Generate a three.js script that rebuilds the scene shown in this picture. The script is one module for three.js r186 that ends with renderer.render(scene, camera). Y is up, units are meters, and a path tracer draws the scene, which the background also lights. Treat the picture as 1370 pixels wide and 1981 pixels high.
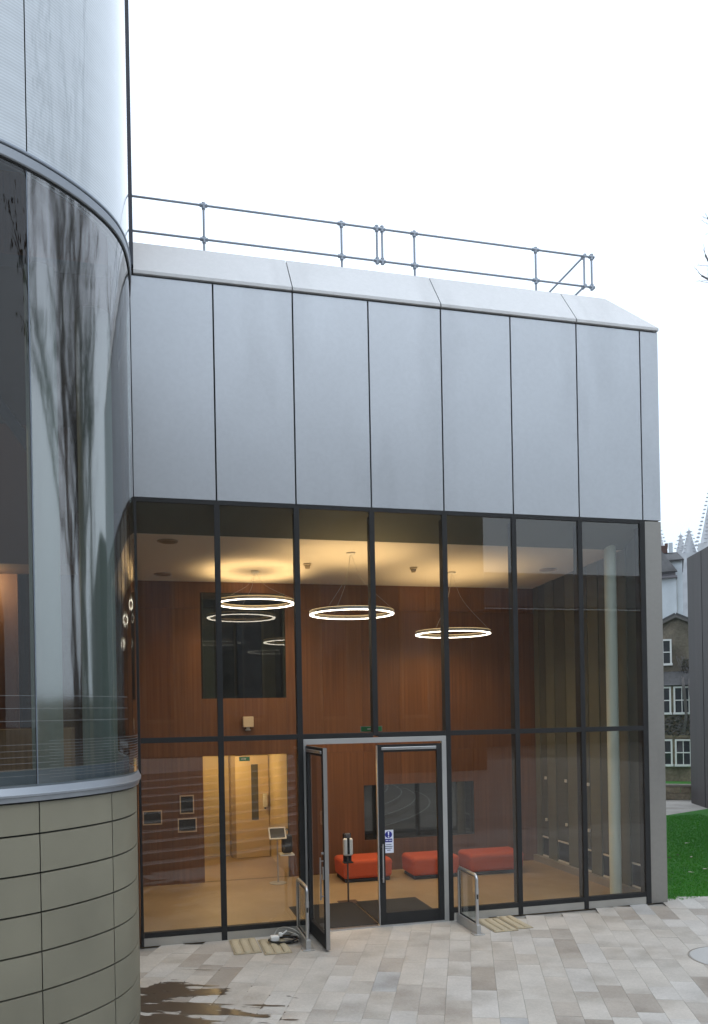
import * as THREE from 'three';
import { mergeGeometries } from 'three/addons/utils/BufferGeometryUtils.js';
import { RoundedBoxGeometry } from 'three/addons/geometries/RoundedBoxGeometry.js';

// ───────────────────────── camera, sky, sun, exposure ─────────────────────────
const scene = new THREE.Scene();
const camera = new THREE.PerspectiveCamera(2 * Math.atan(1379.04 / 1596.98) * 180 / Math.PI, 1370 / 2758.08, 0.05, 900);
camera.rotation.order = 'YXZ';
camera.position.set(0.0634, 3.3611, 12.4513);
camera.rotation.set(0, -0.2519, -0.0185);
camera.setViewOffset(1370, 2758.08, 0, 0, 1370, 1981);      // a lens shifted upwards (verticals stay upright)
camera.updateProjectionMatrix();
const renderer = new THREE.WebGLRenderer({ antialias: true });
renderer.setSize(708, 1024);
renderer.toneMapping = THREE.LinearToneMapping;
renderer.toneMappingExposure = 1;
renderer.shadowMap.enabled = true;
renderer.shadowMap.type = THREE.PCFSoftShadowMap;

let seed = 20240;
function rnd() { seed |= 0; seed = seed + 0x6D2B79F5 | 0; let t = Math.imul(seed ^ seed >>> 15, 1 | seed); t = t + Math.imul(t ^ t >>> 7, 61 | t) ^ t; return ((t ^ t >>> 14) >>> 0) / 4294967296; }
const rr = (a, b) => a + (b - a) * rnd();
const hash = (x, y, s) => { let h = Math.imul(x, 374761393) + Math.imul(y, 668265263) + Math.imul(s, 1442695041) | 0; h = Math.imul(h ^ h >>> 13, 1274126177); return ((h ^ h >>> 16) >>> 0) / 4294967296; };
function vnoise(x, y, px, py, s) {
  const x0 = Math.floor(x), y0 = Math.floor(y), fx = x - x0, fy = y - y0, sx = fx * fx * (3 - 2 * fx), sy = fy * fy * (3 - 2 * fy);
  const m = (a, n) => ((a % n) + n) % n;
  const h = (i, j) => hash(m(i, px), m(j, py), s);
  return (h(x0, y0) * (1 - sx) + h(x0 + 1, y0) * sx) * (1 - sy) + (h(x0, y0 + 1) * (1 - sx) + h(x0 + 1, y0 + 1) * sx) * sy;
}
function fbm(u, v, fx, fy, oct, s) { let a = 0, w = 0.5, t = 0; for (let o = 0; o < oct; o++) { a += w * vnoise(u * fx, v * fy, fx, fy, s + o * 17); t += w; w *= 0.5; fx *= 2; fy *= 2; } return a / t; }

{
  const W = 512, H = 256, d = new Float32Array(W * H * 4);
  for (let j = 0; j < H; j++) for (let i = 0; i < W; i++) {
    const el = (j + 0.5) / H * Math.PI - Math.PI / 2, s = Math.max(0, Math.sin(el)), u = i / W, v = j / H;
    const c = (fbm(u, v, 6, 3, 4, 5) - 0.5) * 0.10;
    const k = 0.98 + 0.62 * Math.pow(s, 0.6) + c;
    const o = (j * W + i) * 4, b = 1 - Math.min(1, s * 2.2);
    d[o] = k * (0.91 - 0.04 * b); d[o + 1] = k * (1.03 - 0.03 * b); d[o + 2] = k * (1.19 - 0.09 * b); d[o + 3] = 1;
  }
  const t = new THREE.DataTexture(d, W, H, THREE.RGBAFormat, THREE.FloatType);
  t.mapping = THREE.EquirectangularReflectionMapping; t.magFilter = t.minFilter = THREE.LinearFilter; t.wrapS = THREE.RepeatWrapping; t.needsUpdate = true;
  scene.background = t; scene.environment = t;
}
const sun = new THREE.DirectionalLight(new THREE.Color(1, 0.97, 0.92), 0.7);
sun.position.set(14, 30, 16); sun.target.position.set(3, 0, 0);
sun.castShadow = true; sun.shadow.radius = 40; sun.shadow.mapSize.set(2048, 2048);
Object.assign(sun.shadow.camera, { left: -25, right: 25, top: 25, bottom: -25, near: 1, far: 90 });
scene.add(sun, sun.target);

// ───────────────────────── helpers ─────────────────────────
const used = new Map();
function numbered(n) { const k = used.get(n) ?? 0; used.set(n, k + 1); return k ? n + '_' + String(k).padStart(3, '0') : n; }
function add(o, parent) { o.castShadow = o.receiveShadow = true; (parent ?? scene).add(o); return o; }
function thing(name, label, category, pos = [0, 0, 0], turn = 0, group) {
  const o = new THREE.Group(); o.name = numbered(name); o.position.set(...pos); o.rotation.y = turn;
  o.userData = { label, category }; if (group) o.userData.group = group; scene.add(o); return o;
}
function part(parent, name, geo, mat, label, kind) {
  const g = Array.isArray(geo) ? mergeGeometries(geo.map(flat), false) : geo;
  const o = new THREE.Mesh(g, mat); o.name = name; if (label) o.userData.label = label; if (kind) o.userData.kind = kind; return add(o, parent);
}
function group(parent, name, pos = [0, 0, 0], turn = 0) { const o = new THREE.Group(); o.name = name; o.position.set(...pos); o.rotation.y = turn; parent.add(o); return o; }
function struct(name, geo, mat) { const g = Array.isArray(geo) ? mergeGeometries(geo.map(flat), false) : geo; const o = new THREE.Mesh(g, mat); o.name = numbered(name); o.userData.kind = 'structure'; return add(o); }
function flat(g) { const r = g.index ? g.toNonIndexed() : g; for (const k of Object.keys(r.attributes)) if (!['position', 'normal', 'uv'].includes(k)) r.deleteAttribute(k); return r; }
function boxUV(geo, ou = 0, ov = 0) {                               // uv in metres, projected on the main plane of each face
  const g = flat(geo), p = g.attributes.position, n = g.attributes.normal, uv = new Float32Array(p.count * 2);
  for (let i = 0; i < p.count; i++) {
    const f = i - i % 3; let ax = 0, ay = 0, az = 0;
    for (let k = 0; k < 3; k++) { ax += Math.abs(n.getX(f + k)); ay += Math.abs(n.getY(f + k)); az += Math.abs(n.getZ(f + k)); }
    const x = p.getX(i), y = p.getY(i), z = p.getZ(i);
    const [a, b] = ay >= ax && ay >= az ? [x, z] : ax >= az ? [z, y] : [x, y];
    uv[2 * i] = a + ou; uv[2 * i + 1] = b + ov;
  }
  g.setAttribute('uv', new THREE.BufferAttribute(uv, 2)); return g;
}
function box(x0, x1, y0, y1, z0, z1, r = 0) {
  const w = x1 - x0, h = y1 - y0, d = z1 - z0;
  const g = r ? new RoundedBoxGeometry(w, h, d, 1, Math.min(r, w * 0.49, h * 0.49, d * 0.49)) : new THREE.BoxGeometry(w, h, d);
  g.translate((x0 + x1) / 2, (y0 + y1) / 2, (z0 + z1) / 2); return boxUV(g);
}
function soft(x0, x1, y0, y1, z0, z1, r, seg = 4) {
  const g = new RoundedBoxGeometry(x1 - x0, y1 - y0, z1 - z0, seg, r); g.translate((x0 + x1) / 2, (y0 + y1) / 2, (z0 + z1) / 2); return boxUV(g);
}
const V = (x, y, z) => new THREE.Vector3(x, y, z);
function rod(a, b, r0, r1 = r0, seg = 10) {
  const A = V(...a), B = V(...b), L = A.distanceTo(B), g = new THREE.CylinderGeometry(r1, r0, L, seg);
  g.applyQuaternion(new THREE.Quaternion().setFromUnitVectors(V(0, 1, 0), B.clone().sub(A).normalize()));
  g.translate(...A.add(B).multiplyScalar(0.5).toArray()); return flat(g);
}
function tube(pts, r, seg = 40, rad = 8, tension = 0.5) { return flat(new THREE.TubeGeometry(new THREE.CatmullRomCurve3(pts.map((p) => V(...p)), false, 'catmullrom', tension), seg, r, rad)); }
function bent(pts, r, fillet = 0.06, rad = 10) {                     // straight pipe with rounded bends
  const path = new THREE.CurvePath(); let last = V(...pts[0]);
  for (let i = 1; i < pts.length; i++) {
    const p = V(...pts[i]);
    if (i < pts.length - 1) {
      const n = V(...pts[i + 1]), a = p.clone().lerp(last, fillet / p.distanceTo(last)), b = p.clone().lerp(n, fillet / p.distanceTo(n));
      path.add(new THREE.LineCurve3(last, a)); path.add(new THREE.QuadraticBezierCurve3(a, p, b)); last = b;
    } else path.add(new THREE.LineCurve3(last, p));
  }
  return flat(new THREE.TubeGeometry(path, pts.length * 14, r, rad));
}
function plate(q, t) {                                               // a slab with corners q (counter-clockwise from outside), t thick behind
  const P = q.map((p) => V(...p)), n = P[1].clone().sub(P[0]).cross(P[2].clone().sub(P[0])).normalize(), B = P.map((p) => p.clone().addScaledVector(n, -t)), v = [];
  const tri = (...s) => s.forEach((p) => v.push(p.x, p.y, p.z)), m = P.length;
  for (let i = 1; i < m - 1; i++) { tri(P[0], P[i], P[i + 1]); tri(B[0], B[i + 1], B[i]); }
  for (let i = 0; i < m; i++) { const j = (i + 1) % m; tri(P[i], B[i], B[j]); tri(P[i], B[j], P[j]); }
  const g = new THREE.BufferGeometry(); g.setAttribute('position', new THREE.BufferAttribute(new Float32Array(v), 3)); g.computeVertexNormals(); return boxUV(g);
}
function sheet(x0, x1, y0, y1, z) { const g = new THREE.PlaneGeometry(x1 - x0, y1 - y0); g.translate((x0 + x1) / 2, (y0 + y1) / 2, z); return boxUV(g); }
function ground(poly, y) {                                           // a flat sheet, poly of [x, z]
  const s = new THREE.Shape(poly.map(([x, z]) => new THREE.Vector2(x, -z))), g = new THREE.ShapeGeometry(s); g.rotateX(-Math.PI / 2); g.translate(0, y, 0); return boxUV(g);
}
function lathe(prof, seg = 48) { return flat(new THREE.LatheGeometry(prof.map(([r, y]) => new THREE.Vector2(r, y)), seg)); }
function holed(x0, x1, y0, y1, holes, z0, z1) {                      // a wall with rectangular openings
  const s = new THREE.Shape([[x0, y0], [x1, y0], [x1, y1], [x0, y1]].map((p) => new THREE.Vector2(...p)));
  for (const [a, b, c, d] of holes) s.holes.push(new THREE.Path([[a, c], [a, d], [b, d], [b, c]].map((p) => new THREE.Vector2(...p))));
  const g = new THREE.ExtrudeGeometry(s, { depth: z1 - z0, bevelEnabled: false }); g.translate(0, 0, z0); return boxUV(g);
}

// ───────────────────────── materials ─────────────────────────
function tex(n, fn, size, srgb = true, aspect = 1) {                 // size: metres that one repeat covers
  const h = Math.round(n * aspect), d = new Uint8Array(n * h * 4);
  for (let j = 0; j < h; j++) for (let i = 0; i < n; i++) {
    const c = fn(i / n, j / h), o = (j * n + i) * 4, a = Array.isArray(c) ? c : [c, c, c];
    for (let k = 0; k < 3; k++) d[o + k] = Math.max(0, Math.min(255, a[k] * 255)); d[o + 3] = 255;
  }
  const t = new THREE.DataTexture(d, n, h); t.wrapS = t.wrapT = THREE.RepeatWrapping; t.magFilter = THREE.LinearFilter; t.minFilter = THREE.LinearMipmapLinearFilter; t.generateMipmaps = true;
  if (srgb) t.colorSpace = THREE.SRGBColorSpace;
  t.repeat.set(1 / (Array.isArray(size) ? size[0] : size), 1 / (Array.isArray(size) ? size[1] : size)); t.needsUpdate = true; return t;
}
const C = (r, g, b) => new THREE.Color().setRGB(r, g, b);
const std = (c, roughness = 0.7, more = {}) => new THREE.MeshStandardMaterial({ color: C(...c), roughness, ...more });
const phy = (c, roughness, more) => new THREE.MeshPhysicalMaterial({ color: C(...c), roughness, ...more });
const T = {
  mottle: tex(256, (u, v) => 0.86 + 0.14 * fbm(u, v, 4, 4, 5, 3), 2.6),
  metal: tex(512, (u, v) => { const a = fbm(u, v, 3, 2, 3, 31), b = fbm(u, v, 128, 128, 1, 9), c = Math.max(0, fbm(u, v, 9, 2, 4, 33) - 0.56); return 0.90 + 0.07 * a + 0.02 * b - 0.16 * c; }, [5.3, 4.7]),
  metalRough: tex(512, (u, v) => { const a = fbm(u, v, 5, 3, 5, 77); return [0, 0.9 + 0.1 * a, 0]; }, 4.9, false),
  wood: tex(512, (u, v) => { const a = fbm(u, v, 46, 2, 4, 11), b = fbm(u, v, 5, 2, 3, 19); return [0.72 + 0.22 * a + 0.1 * b - 0.04, 0.70 + 0.24 * a + 0.1 * b - 0.05, 0.68 + 0.26 * a + 0.1 * b - 0.06]; }, [1.3, 2.6]),
  stone: tex(512, (u, v) => { const a = fbm(u, v, 5, 5, 5, 41), b = fbm(u, v, 120, 120, 2, 43), c = Math.max(0, fbm(u, v, 4, 4, 4, 47) - 0.5); return [0.80 + 0.16 * a + 0.07 * b - 0.34 * c, 0.79 + 0.16 * a + 0.07 * b - 0.38 * c, 0.77 + 0.16 * a + 0.07 * b - 0.42 * c]; }, 2.3),
  rough: tex(512, (u, v) => 0.35 * fbm(u, v, 60, 60, 3, 51) + 0.65 * fbm(u, v, 9, 9, 4, 53), 1.7, false),
  render: tex(512, (u, v) => { const a = fbm(u, v, 7, 4, 5, 61), b = fbm(u, v, 40, 40, 3, 63); return [0.5 + 0.4 * a + 0.22 * b, 0.48 + 0.4 * a + 0.21 * b, 0.44 + 0.4 * a + 0.2 * b]; }, 2.6),
  floor: tex(512, (u, v) => { const a = fbm(u, v, 4, 4, 5, 71), b = fbm(u, v, 90, 90, 2, 73); return 0.8 + 0.16 * a + 0.05 * b; }, 2.4),
  lawn: tex(512, (u, v) => { const a = fbm(u, v, 100, 100, 2, 81), b = fbm(u, v, 5, 5, 4, 83); return [0.4 + 0.4 * a + 0.4 * b, 0.55 + 0.3 * a + 0.22 * b, 0.4 + 0.3 * a + 0.3 * b]; }, 1.9),
  lawnBump: tex(512, (u, v) => fbm(u, v, 130, 130, 2, 85), 1.3, false),
  streak: tex(256, (u, v) => 0.72 + 0.28 * fbm(u, v, 22, 2, 4, 91), [4, 6]),
  fabric: tex(256, (u, v) => 0.86 + 0.14 * fbm(u, v, 90, 90, 1, 95), 0.4),
  wave: tex(256, (u, v) => fbm(u, v, 10, 2, 3, 97), [1.6, 3.2], false),
  frit: tex(256, (u, v) => { const s = (v * 16) % 1; return (s < 0.5 ? 1 : 0.93) - 0.05 * fbm(u, v, 8, 4, 3, 7); }, [2.4, 0.48]),
};
const M = {
  panel: std([0.58, 0.605, 0.635], 0.47, { metalness: 0.88, map: T.metal, roughnessMap: T.metalRough }),
  coping: std([0.70, 0.70, 0.70], 0.6, { metalness: 0.35, map: T.metal }),
  pier: std([0.37, 0.355, 0.33], 0.5, { metalness: 0.8, map: T.metal, roughnessMap: T.metalRough }),
  skirt: std([0.50, 0.48, 0.44], 0.6, { metalness: 0.5, map: T.mottle }),
  black: std([0.006, 0.006, 0.0065], 0.6, {}),
  gap: std([0.006, 0.006, 0.006], 0.9),
  glass: phy([0.80, 0.80, 0.76], 0.0, { transmission: 1, thickness: 0, ior: 1.78 }),
  doorGlass: phy([0.86, 0.87, 0.85], 0.0, { transmission: 1, thickness: 0, ior: 1.55 }),
  clear: phy([0.95, 0.97, 0.96], 0.0, { transmission: 1, thickness: 0, ior: 1.45 }),
  tintGlass: phy([0.60, 0.65, 0.64], 0.075, { transmission: 1, thickness: 0, ior: 2.9, bumpMap: T.wave, bumpScale: 0.0018 }),
  plainGlass: phy([0.55, 0.56, 0.53], 0.0, { transmission: 1, thickness: 0, ior: 1.5 }),
  darkGlass: phy([0.25, 0.28, 0.27], 0.0, { transmission: 1, thickness: 0, ior: 1.9 }),
  frit: phy([0.60, 0.66, 0.71], 0.28, { clearcoat: 1, clearcoatRoughness: 0.03, map: T.frit, ior: 1.7 }),
  clad: std([0.235, 0.222, 0.165], 0.75, { map: T.stone, bumpMap: T.rough, bumpScale: 0.0015 }),
  sill: std([0.36, 0.39, 0.43], 0.45, { metalness: 0.5, map: T.mottle }),
  steel: std([0.55, 0.56, 0.58], 0.32, { metalness: 0.9 }),
  stepReflection: std([0.30, 0.31, 0.32], 0.7),  // colour of the strips that imitate mirrored step edges
  rail: std([0.40, 0.45, 0.52], 0.5, { metalness: 0.5, map: T.mottle }),
  galv: std([0.26, 0.30, 0.36], 0.55, { metalness: 0.5, map: T.mottle }),
  alu: std([0.56, 0.56, 0.55], 0.45, { metalness: 0.5, map: T.mottle }),
  white: std([0.78, 0.78, 0.76], 0.5),
  ceiling: std([0.74, 0.71, 0.66], 0.9),
  soffit: std([0.11, 0.12, 0.10], 0.8),
  column: std([0.74, 0.86, 0.82], 0.5),
  floor: std([0.47, 0.34, 0.19], 0.45, { map: T.floor }),
  cream: std([0.70, 0.56, 0.32], 0.85, { map: T.mottle }),
  mat: std([0.025, 0.024, 0.024], 0.95, { bumpMap: T.rough, bumpScale: 0.003 }),
  red: std([0.64, 0.105, 0.035], 0.85, { map: T.fabric }),
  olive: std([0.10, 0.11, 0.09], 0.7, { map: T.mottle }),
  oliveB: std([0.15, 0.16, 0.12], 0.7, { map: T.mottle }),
  teal: std([0.24, 0.30, 0.27], 0.6, { map: T.mottle }),
  grout: std([0.40, 0.38, 0.355], 0.95, { map: T.stone }),
  buff: std([0.52, 0.46, 0.34], 0.9, { map: T.stone, bumpMap: T.rough, bumpScale: 0.002 }),
  lawn: std([0.038, 0.235, 0.004], 0.95, { map: T.lawn, bumpMap: T.lawnBump, bumpScale: 0.012 }),
  path: std([0.42, 0.39, 0.36], 0.8, { map: T.stone }),
  plum: std([0.060, 0.047, 0.044], 0.55, { metalness: 0.25, map: T.streak }),
  roughcast: std([0.25, 0.225, 0.185], 0.95, { map: T.render, bumpMap: T.rough, bumpScale: 0.03 }),
  oldStone: std([0.36, 0.31, 0.23], 0.95, { map: T.render, bumpMap: T.rough, bumpScale: 0.02 }),
  hazyChurchStone: std([0.60, 0.61, 0.63], 0.9, { map: T.mottle }),  // distance haze is mixed into this pale stone colour
  whitewash: std([0.66, 0.72, 0.76], 0.85, { map: T.mottle }),
  slate: std([0.10, 0.105, 0.12], 0.75, { map: T.render }),
  brick: std([0.13, 0.065, 0.05], 0.9, { map: T.render }),
  bark: std([0.085, 0.072, 0.058], 0.95, { map: T.render }),
  twig: std([0.17, 0.155, 0.145], 0.95),
  leafDark: std([0.025, 0.045, 0.018], 0.8),
  rubber: std([0.015, 0.015, 0.016], 0.6),
  pane: phy([0.03, 0.033, 0.038], 0.06, { clearcoat: 1 }),
};
const woodTones = [[0.25, 0.108, 0.040], [0.23, 0.098, 0.036], [0.27, 0.120, 0.046], [0.215, 0.090, 0.033]].map((c) => std(c, 0.5, { map: T.wood }));

// ───────────────────────── ground, paving, lawn ─────────────────────────
struct('ground', ground([[-300, 300], [300, 300], [300, -300], [-300, -300]], -0.06), std([0.16, 0.15, 0.13], 0.95, { map: T.stone }));
struct('lawn', ground([[8.80, -0.02], [9.4, 0.5], [16, 0.5], [40, -3], [40, -20], [15.6, -9.95], [15.0, -10.5], [8.80, -14]], -0.008), M.lawn);
struct('path', ground([[14.9, -10.46], [15.6, -9.95], [24, -6.2], [40, -2.6], [40, -30], [12, -30], [8.8, -14]], -0.012), M.path);
{
  const pav = new THREE.Group(); pav.name = numbered('pavement'); pav.userData.kind = 'structure'; scene.add(pav);
  const bed = ground([[-12, 40], [30, 40], [30, 0.6], [9.4, 0.6], [8.8, -0.3], [-0.2, -0.3], [-12, -0.3]], -0.03);
  part(pav, 'mortar_bed', bed, M.grout);
  const tones = [[0.56, 0.535, 0.505], [0.575, 0.555, 0.53], [0.55, 0.525, 0.495], [0.56, 0.53, 0.495], [0.57, 0.555, 0.54], [0.45, 0.415, 0.38], [0.40, 0.365, 0.33], [0.48, 0.45, 0.42], [0.49, 0.495, 0.505]];
  const mats = tones.map((c, i) => std(c, 0.62 + 0.1 * (i % 3), { map: T.stone, bumpMap: T.rough, bumpScale: 0.0008 }));
  const weights = [0, 0, 0, 1, 1, 1, 2, 2, 3, 3, 4, 4, 0, 1, 0, 1, 4, 2, 5, 6, 7, 7, 8];
  const a = 22.1 * Math.PI / 180, U = [Math.sin(a), -Math.cos(a)], W = [Math.cos(a), Math.sin(a)];   // along and across the courses (x, z)
  camera.updateMatrixWorld(true);
  const far = [], pv = V(0, 0, 0); let made = 0;
  for (let c = -60; c < 60; c++) {
    let s = -14 + rr(0, 0.6); const b0 = c * 0.30;
    while (s < 12) {
      const L = [0.45, 0.6, 0.75, 0.9, 0.9][Math.floor(rnd() * 5)], m = mats[weights[Math.floor(rnd() * weights.length)]], lift = rr(-0.0012, 0.0012);
      const cs = s + L / 2, cb = b0 + 0.15, x = 4 + U[0] * cs + W[0] * cb, z = 2 + U[1] * cs + W[1] * cb; s += L;
      if (z < -0.12 || z > 9 || x < -2 || x > 15) continue;
      if (x > 8.75 && z < 0.0 - (x - 8.8) * 0.22) continue;
      if (x < 8.75 && z < 0.02) continue;
      if (x < 0.1 && z > 5.2 || x < -0.3) continue;
      const g = new THREE.BoxGeometry(0.2975, 0.03, L - 0.0025); g.rotateY(-a); g.translate(x, -0.015 + lift, z);
      pv.set(x, 0, z).project(camera);
      if (Math.abs(pv.x) < 1.08 && pv.y > -1.12 && made < 290) { part(pav, 'paving_slab', boxUV(g, rr(0, 9), rr(0, 9)), m); made++; } else far.push(boxUV(g));
    }
  }
  part(pav, 'paving_slabs_beyond', far, mats[0], undefined, 'stuff');
  // ribbed buff slabs that were set in front of the glazing
  const rib = (x, z, w) => { const p = group(pav, 'tactile_slab', [x, 0.004, z]); const L = 0.8;
    part(p, 'base', box(0, w, 0, 0.008, -L, 0), M.buff);
    for (let i = 0; i < Math.round(w / 0.13); i++) { const g = new THREE.CapsuleGeometry(0.05, L - 0.16, 3, 10); g.rotateX(Math.PI / 2); g.scale(1, 0.42, 1); g.translate(0.065 + i * 0.13, 0.008, -L / 2); part(p, 'rib', flat(g), M.buff); } };
  rib(1.26, 0.84, 0.39); rib(1.67, 0.98, 0.39); rib(5.17, 0.90, 0.39); rib(5.58, 0.83, 0.26);
}
// wet patch: water that ran over the slabs
{
  const n = 768, d = new Uint8Array(n * n * 4), x0 = -0.2, x1 = 3.6, z0 = 1.2, z1 = 5.0, a = 22.1 * Math.PI / 180, ux = Math.sin(a), uz = -Math.cos(a), wx = Math.cos(a), wz = Math.sin(a);
  for (let j = 0; j < n; j++) for (let i = 0; i < n; i++) {
    const u = i / n, v = j / n, x = x0 + u * (x1 - x0), z = z1 - v * (z1 - z0);
    const s = (x - 4) * ux + (z - 2) * uz, b = (x - 4) * wx + (z - 2) * wz;
    const streak = fbm((b + 9) / 16, (s + 9) / 16, 14, 60, 5, 301) - 0.5;
    const q = Math.hypot((x - 0.15) / 0.95, (z - 3.3) / 1.6);
    const q2 = Math.hypot((x - 1.3) / 0.45, (z - 3.9) / 0.75);
    const fine = fbm((b + 9) / 16, (s + 9) / 16, 46, 150, 4, 331) - 0.5; let k = 0.9 - Math.min(q, q2 + 0.2) + streak * 2.0 + fine * 2.1;
    const joint = Math.abs(((s * 1.0 + 40) % 0.62) - 0.31), jb = Math.abs(((b + 30.0) % 0.30));
    k += 0.46 * Math.exp(-Math.pow((joint) / 0.02, 2)) * (fbm(u, v, 5, 5, 3, 311) > 0.45 ? 1 : 0) + 0.28 * Math.exp(-Math.pow(jb / 0.02, 2)) * (fbm(u, v, 7, 7, 3, 317) > 0.5 ? 1 : 0);
    const al = Math.max(0, Math.min(1, (k - 0.0) * 5)), o = (j * n + i) * 4; d[o] = d[o + 1] = d[o + 2] = al * 235; d[o + 3] = 255;
  }
  const t = new THREE.DataTexture(d, n, n); t.magFilter = t.minFilter = THREE.LinearFilter; t.needsUpdate = true;
  const g = new THREE.PlaneGeometry(x1 - x0, z1 - z0); g.rotateX(-Math.PI / 2); g.translate((x0 + x1) / 2, 0.004, (z0 + z1) / 2);
  const m = phy([0.105, 0.080, 0.058], 0.3, { alphaMap: t, transparent: true, map: T.stone, specularIntensity: 0.7 });
  const o = new THREE.Mesh(g, m); o.name = numbered('puddle'); o.userData.kind = 'structure'; o.userData.label = 'brown wet patch of spilled water on the pale paving'; add(o);
}

// ───────────────────────── the glass-fronted pavilion ─────────────────────────
const BX = [0, 1.206, 2.412, 3.612, 4.82, 6.03, 7.232, 8.44, 8.79];
const pav = thing('pavilion_building', 'two storey metal clad pavilion with a glazed foyer and sloped metal roof edge', 'building');
{
  for (let i = 0; i < 8; i++) part(pav, 'facade_panel', box(BX[i] + (i ? 0.011 : 0.012), BX[i + 1] - (i < 7 ? 0.011 : 0), 6.575, 9.808, -0.04, 0.004, 0.003), M.panel);
  part(pav, 'panel_backing', box(0.0, 8.77, 6.575, 9.83, -0.14, -0.042), M.gap);
  // sloped coping, a lip at its foot, joints between lengths
  const CX = [0.06, 2.412, 4.82, 7.232];
  for (let i = 0; i < 4; i++) {
    const a = CX[i] + (i ? 0.008 : 0), b = i < 3 ? CX[i + 1] - 0.008 : 8.80, bt = i < 3 ? b : 8.10;
    part(pav, 'coping_panel', [plate([[a, 9.885, 0.03], [b, 9.885, 0.03], [bt, 10.575, -0.50], [a, 10.575, -0.50]], 0.04), box(a, b, 9.835, 9.884, -0.03, 0.032, 0.006)], M.coping);
  }
  part(pav, 'coping_panel', [plate([[8.80, 9.885, 0.03], [8.80, 9.885, -9], [8.10, 10.575, -9], [8.10, 10.575, -0.50]], 0.04), box(8.76, 8.802, 9.835, 9.884, -9, -0.031)], M.coping);
  part(pav, 'roof', box(0, 8.1, 10.2, 10.42, -9, -0.53), M.alu);
  part(pav, 'side_wall', box(8.58, 8.785, 0, 9.83, -9, -0.06), M.pier);
  part(pav, 'rear_wall', box(-0.1, 8.58, 0, 10.2, -9.2, -9.0), M.pier);
  part(pav, 'pier', box(8.475, 8.79, 0, 6.553, -0.055, 0.004, 0.003), M.pier);
  // frames: mullions, head, transom, foot
  for (let i = 0; i <= 7; i++) {
    const w = i === 7 ? 0.05 : i ? 0.042 : 0.02, x = i === 7 ? 8.42 : i ? BX[i] : 0.022, low = i === 3 ? 3.0 : 0.0;
    part(pav, 'mullion', [box(x - w, x + w, low, 6.57, -0.03, 0.012, 0.003), box(x - w * 0.75, x + w * 0.75, low, 6.45, -0.17, -0.031)], M.black);
  }
  part(pav, 'frame_head', box(0.043, 8.369, 6.505, 6.572, -0.029, 0.010, 0.003), M.black);
  for (let i = 0; i < 7; i++) {
    const a = BX[i] + (i ? 0.043 : 0.043), b = i === 6 ? 8.369 : BX[i + 1] - 0.043;
    part(pav, 'transom', [box(a, b, 2.97, 3.05, -0.028, 0.010, 0.003), box(a, b, 2.985, 3.035, -0.15, -0.029)], M.black);
    part(pav, 'glass_pane', sheet(a, b, 3.051, 6.504, -0.012), M.glass);
    if (i === 2 || i === 3) continue;
    part(pav, 'glass_pane', sheet(a, b, 0.20, 2.969, -0.012), M.glass);
    part(pav, 'frame_foot', [box(a, b, 0.125, 0.199, -0.028, 0.010, 0.003), box(a, b, 0.125, 0.18, -0.15, -0.029)], M.black);
    part(pav, 'skirting_panel', box(a - 0.03, b + 0.03, 0.001, 0.122, -0.05, 0.006, 0.003), M.skirt);
  }
  // entrance: pale metal surround, one leaf shut and one standing open
  part(pav, 'door_surround', [box(2.455, 4.777, 2.885, 2.968, -0.06, 0.02, 0.004), box(4.70, 4.777, 0.002, 2.884, -0.06, 0.02, 0.004), box(2.455, 2.50, 0.002, 2.884, -0.06, 0.018, 0.004)], M.alu);
  const leaf = (name, w, mirror, pos, turn) => {
    const d = group(pav, name, pos, turn), s = mirror ? -1 : 1, X = (a, b) => s > 0 ? [a, b] : [-b, -a];
    const bx = (a, b, y0, y1, z0, z1, r) => box(...X(a, b), y0, y1, z0, z1, r);
    part(d, 'door_frame', [bx(0, 0.085, 0, 2.84, -0.03, 0.03, 0.004), bx(w - 0.10, w, 0, 2.84, -0.03, 0.03, 0.004), bx(0.086, w - 0.101, 2.72, 2.84, -0.029, 0.029, 0.003), bx(0.086, w - 0.101, 0, 0.20, -0.029, 0.029, 0.003)], M.black);
    part(d, 'door_glass', sheet(...X(0.086, w - 0.101), 0.20, 2.72, 0), M.doorGlass);
    part(d, 'door_closer', bx(0.10, w - 0.06, 2.755, 2.80, 0.03, 0.055, 0.006), M.steel);
    return d;
  };
  const shut = leaf('door', 1.068, true, [4.698, 0.012, -0.01], 0);                 // hinged right; the meeting edge is at x = 3.63
  part(shut, 'door_edge', box(-1.083, -1.069, 0.01, 2.83, -0.028, 0.034), M.steel);
  part(shut, 'door_handle', [rod([-1.022, 0.69, 0.075], [-1.022, 1.29, 0.075], 0.013), rod([-1.022, 0.74, 0.02], [-1.022, 0.74, 0.075], 0.01), rod([-1.022, 1.24, 0.02], [-1.022, 1.24, 0.075], 0.01)], M.steel);
  const open = leaf('door', 1.068, false, [2.515, 0.03, 0.02], -Math.PI / 2 + 0.035);
  part(open, 'door_edge', [box(1.069, 1.082, 0.0, 2.84, -0.026, 0.03)], std([0.30, 0.29, 0.28], 0.5, { metalness: 0.5 }));
  part(open, 'door_handle', [rod([0.99, 0.69, 0.075], [0.99, 1.29, 0.075], 0.013), rod([0.99, 0.74, 0.02], [0.99, 0.74, 0.075], 0.01), rod([0.99, 1.24, 0.02], [0.99, 1.24, 0.075], 0.01)], M.steel);
  part(open, 'door_lock', box(0.985, 1.03, 0.98, 1.16, 0.031, 0.05, 0.005), M.steel); part(open, 'lock_cylinder', rod([1.005, 1.35, 0.03], [1.005, 1.35, 0.06], 0.02), M.steel);
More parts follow.
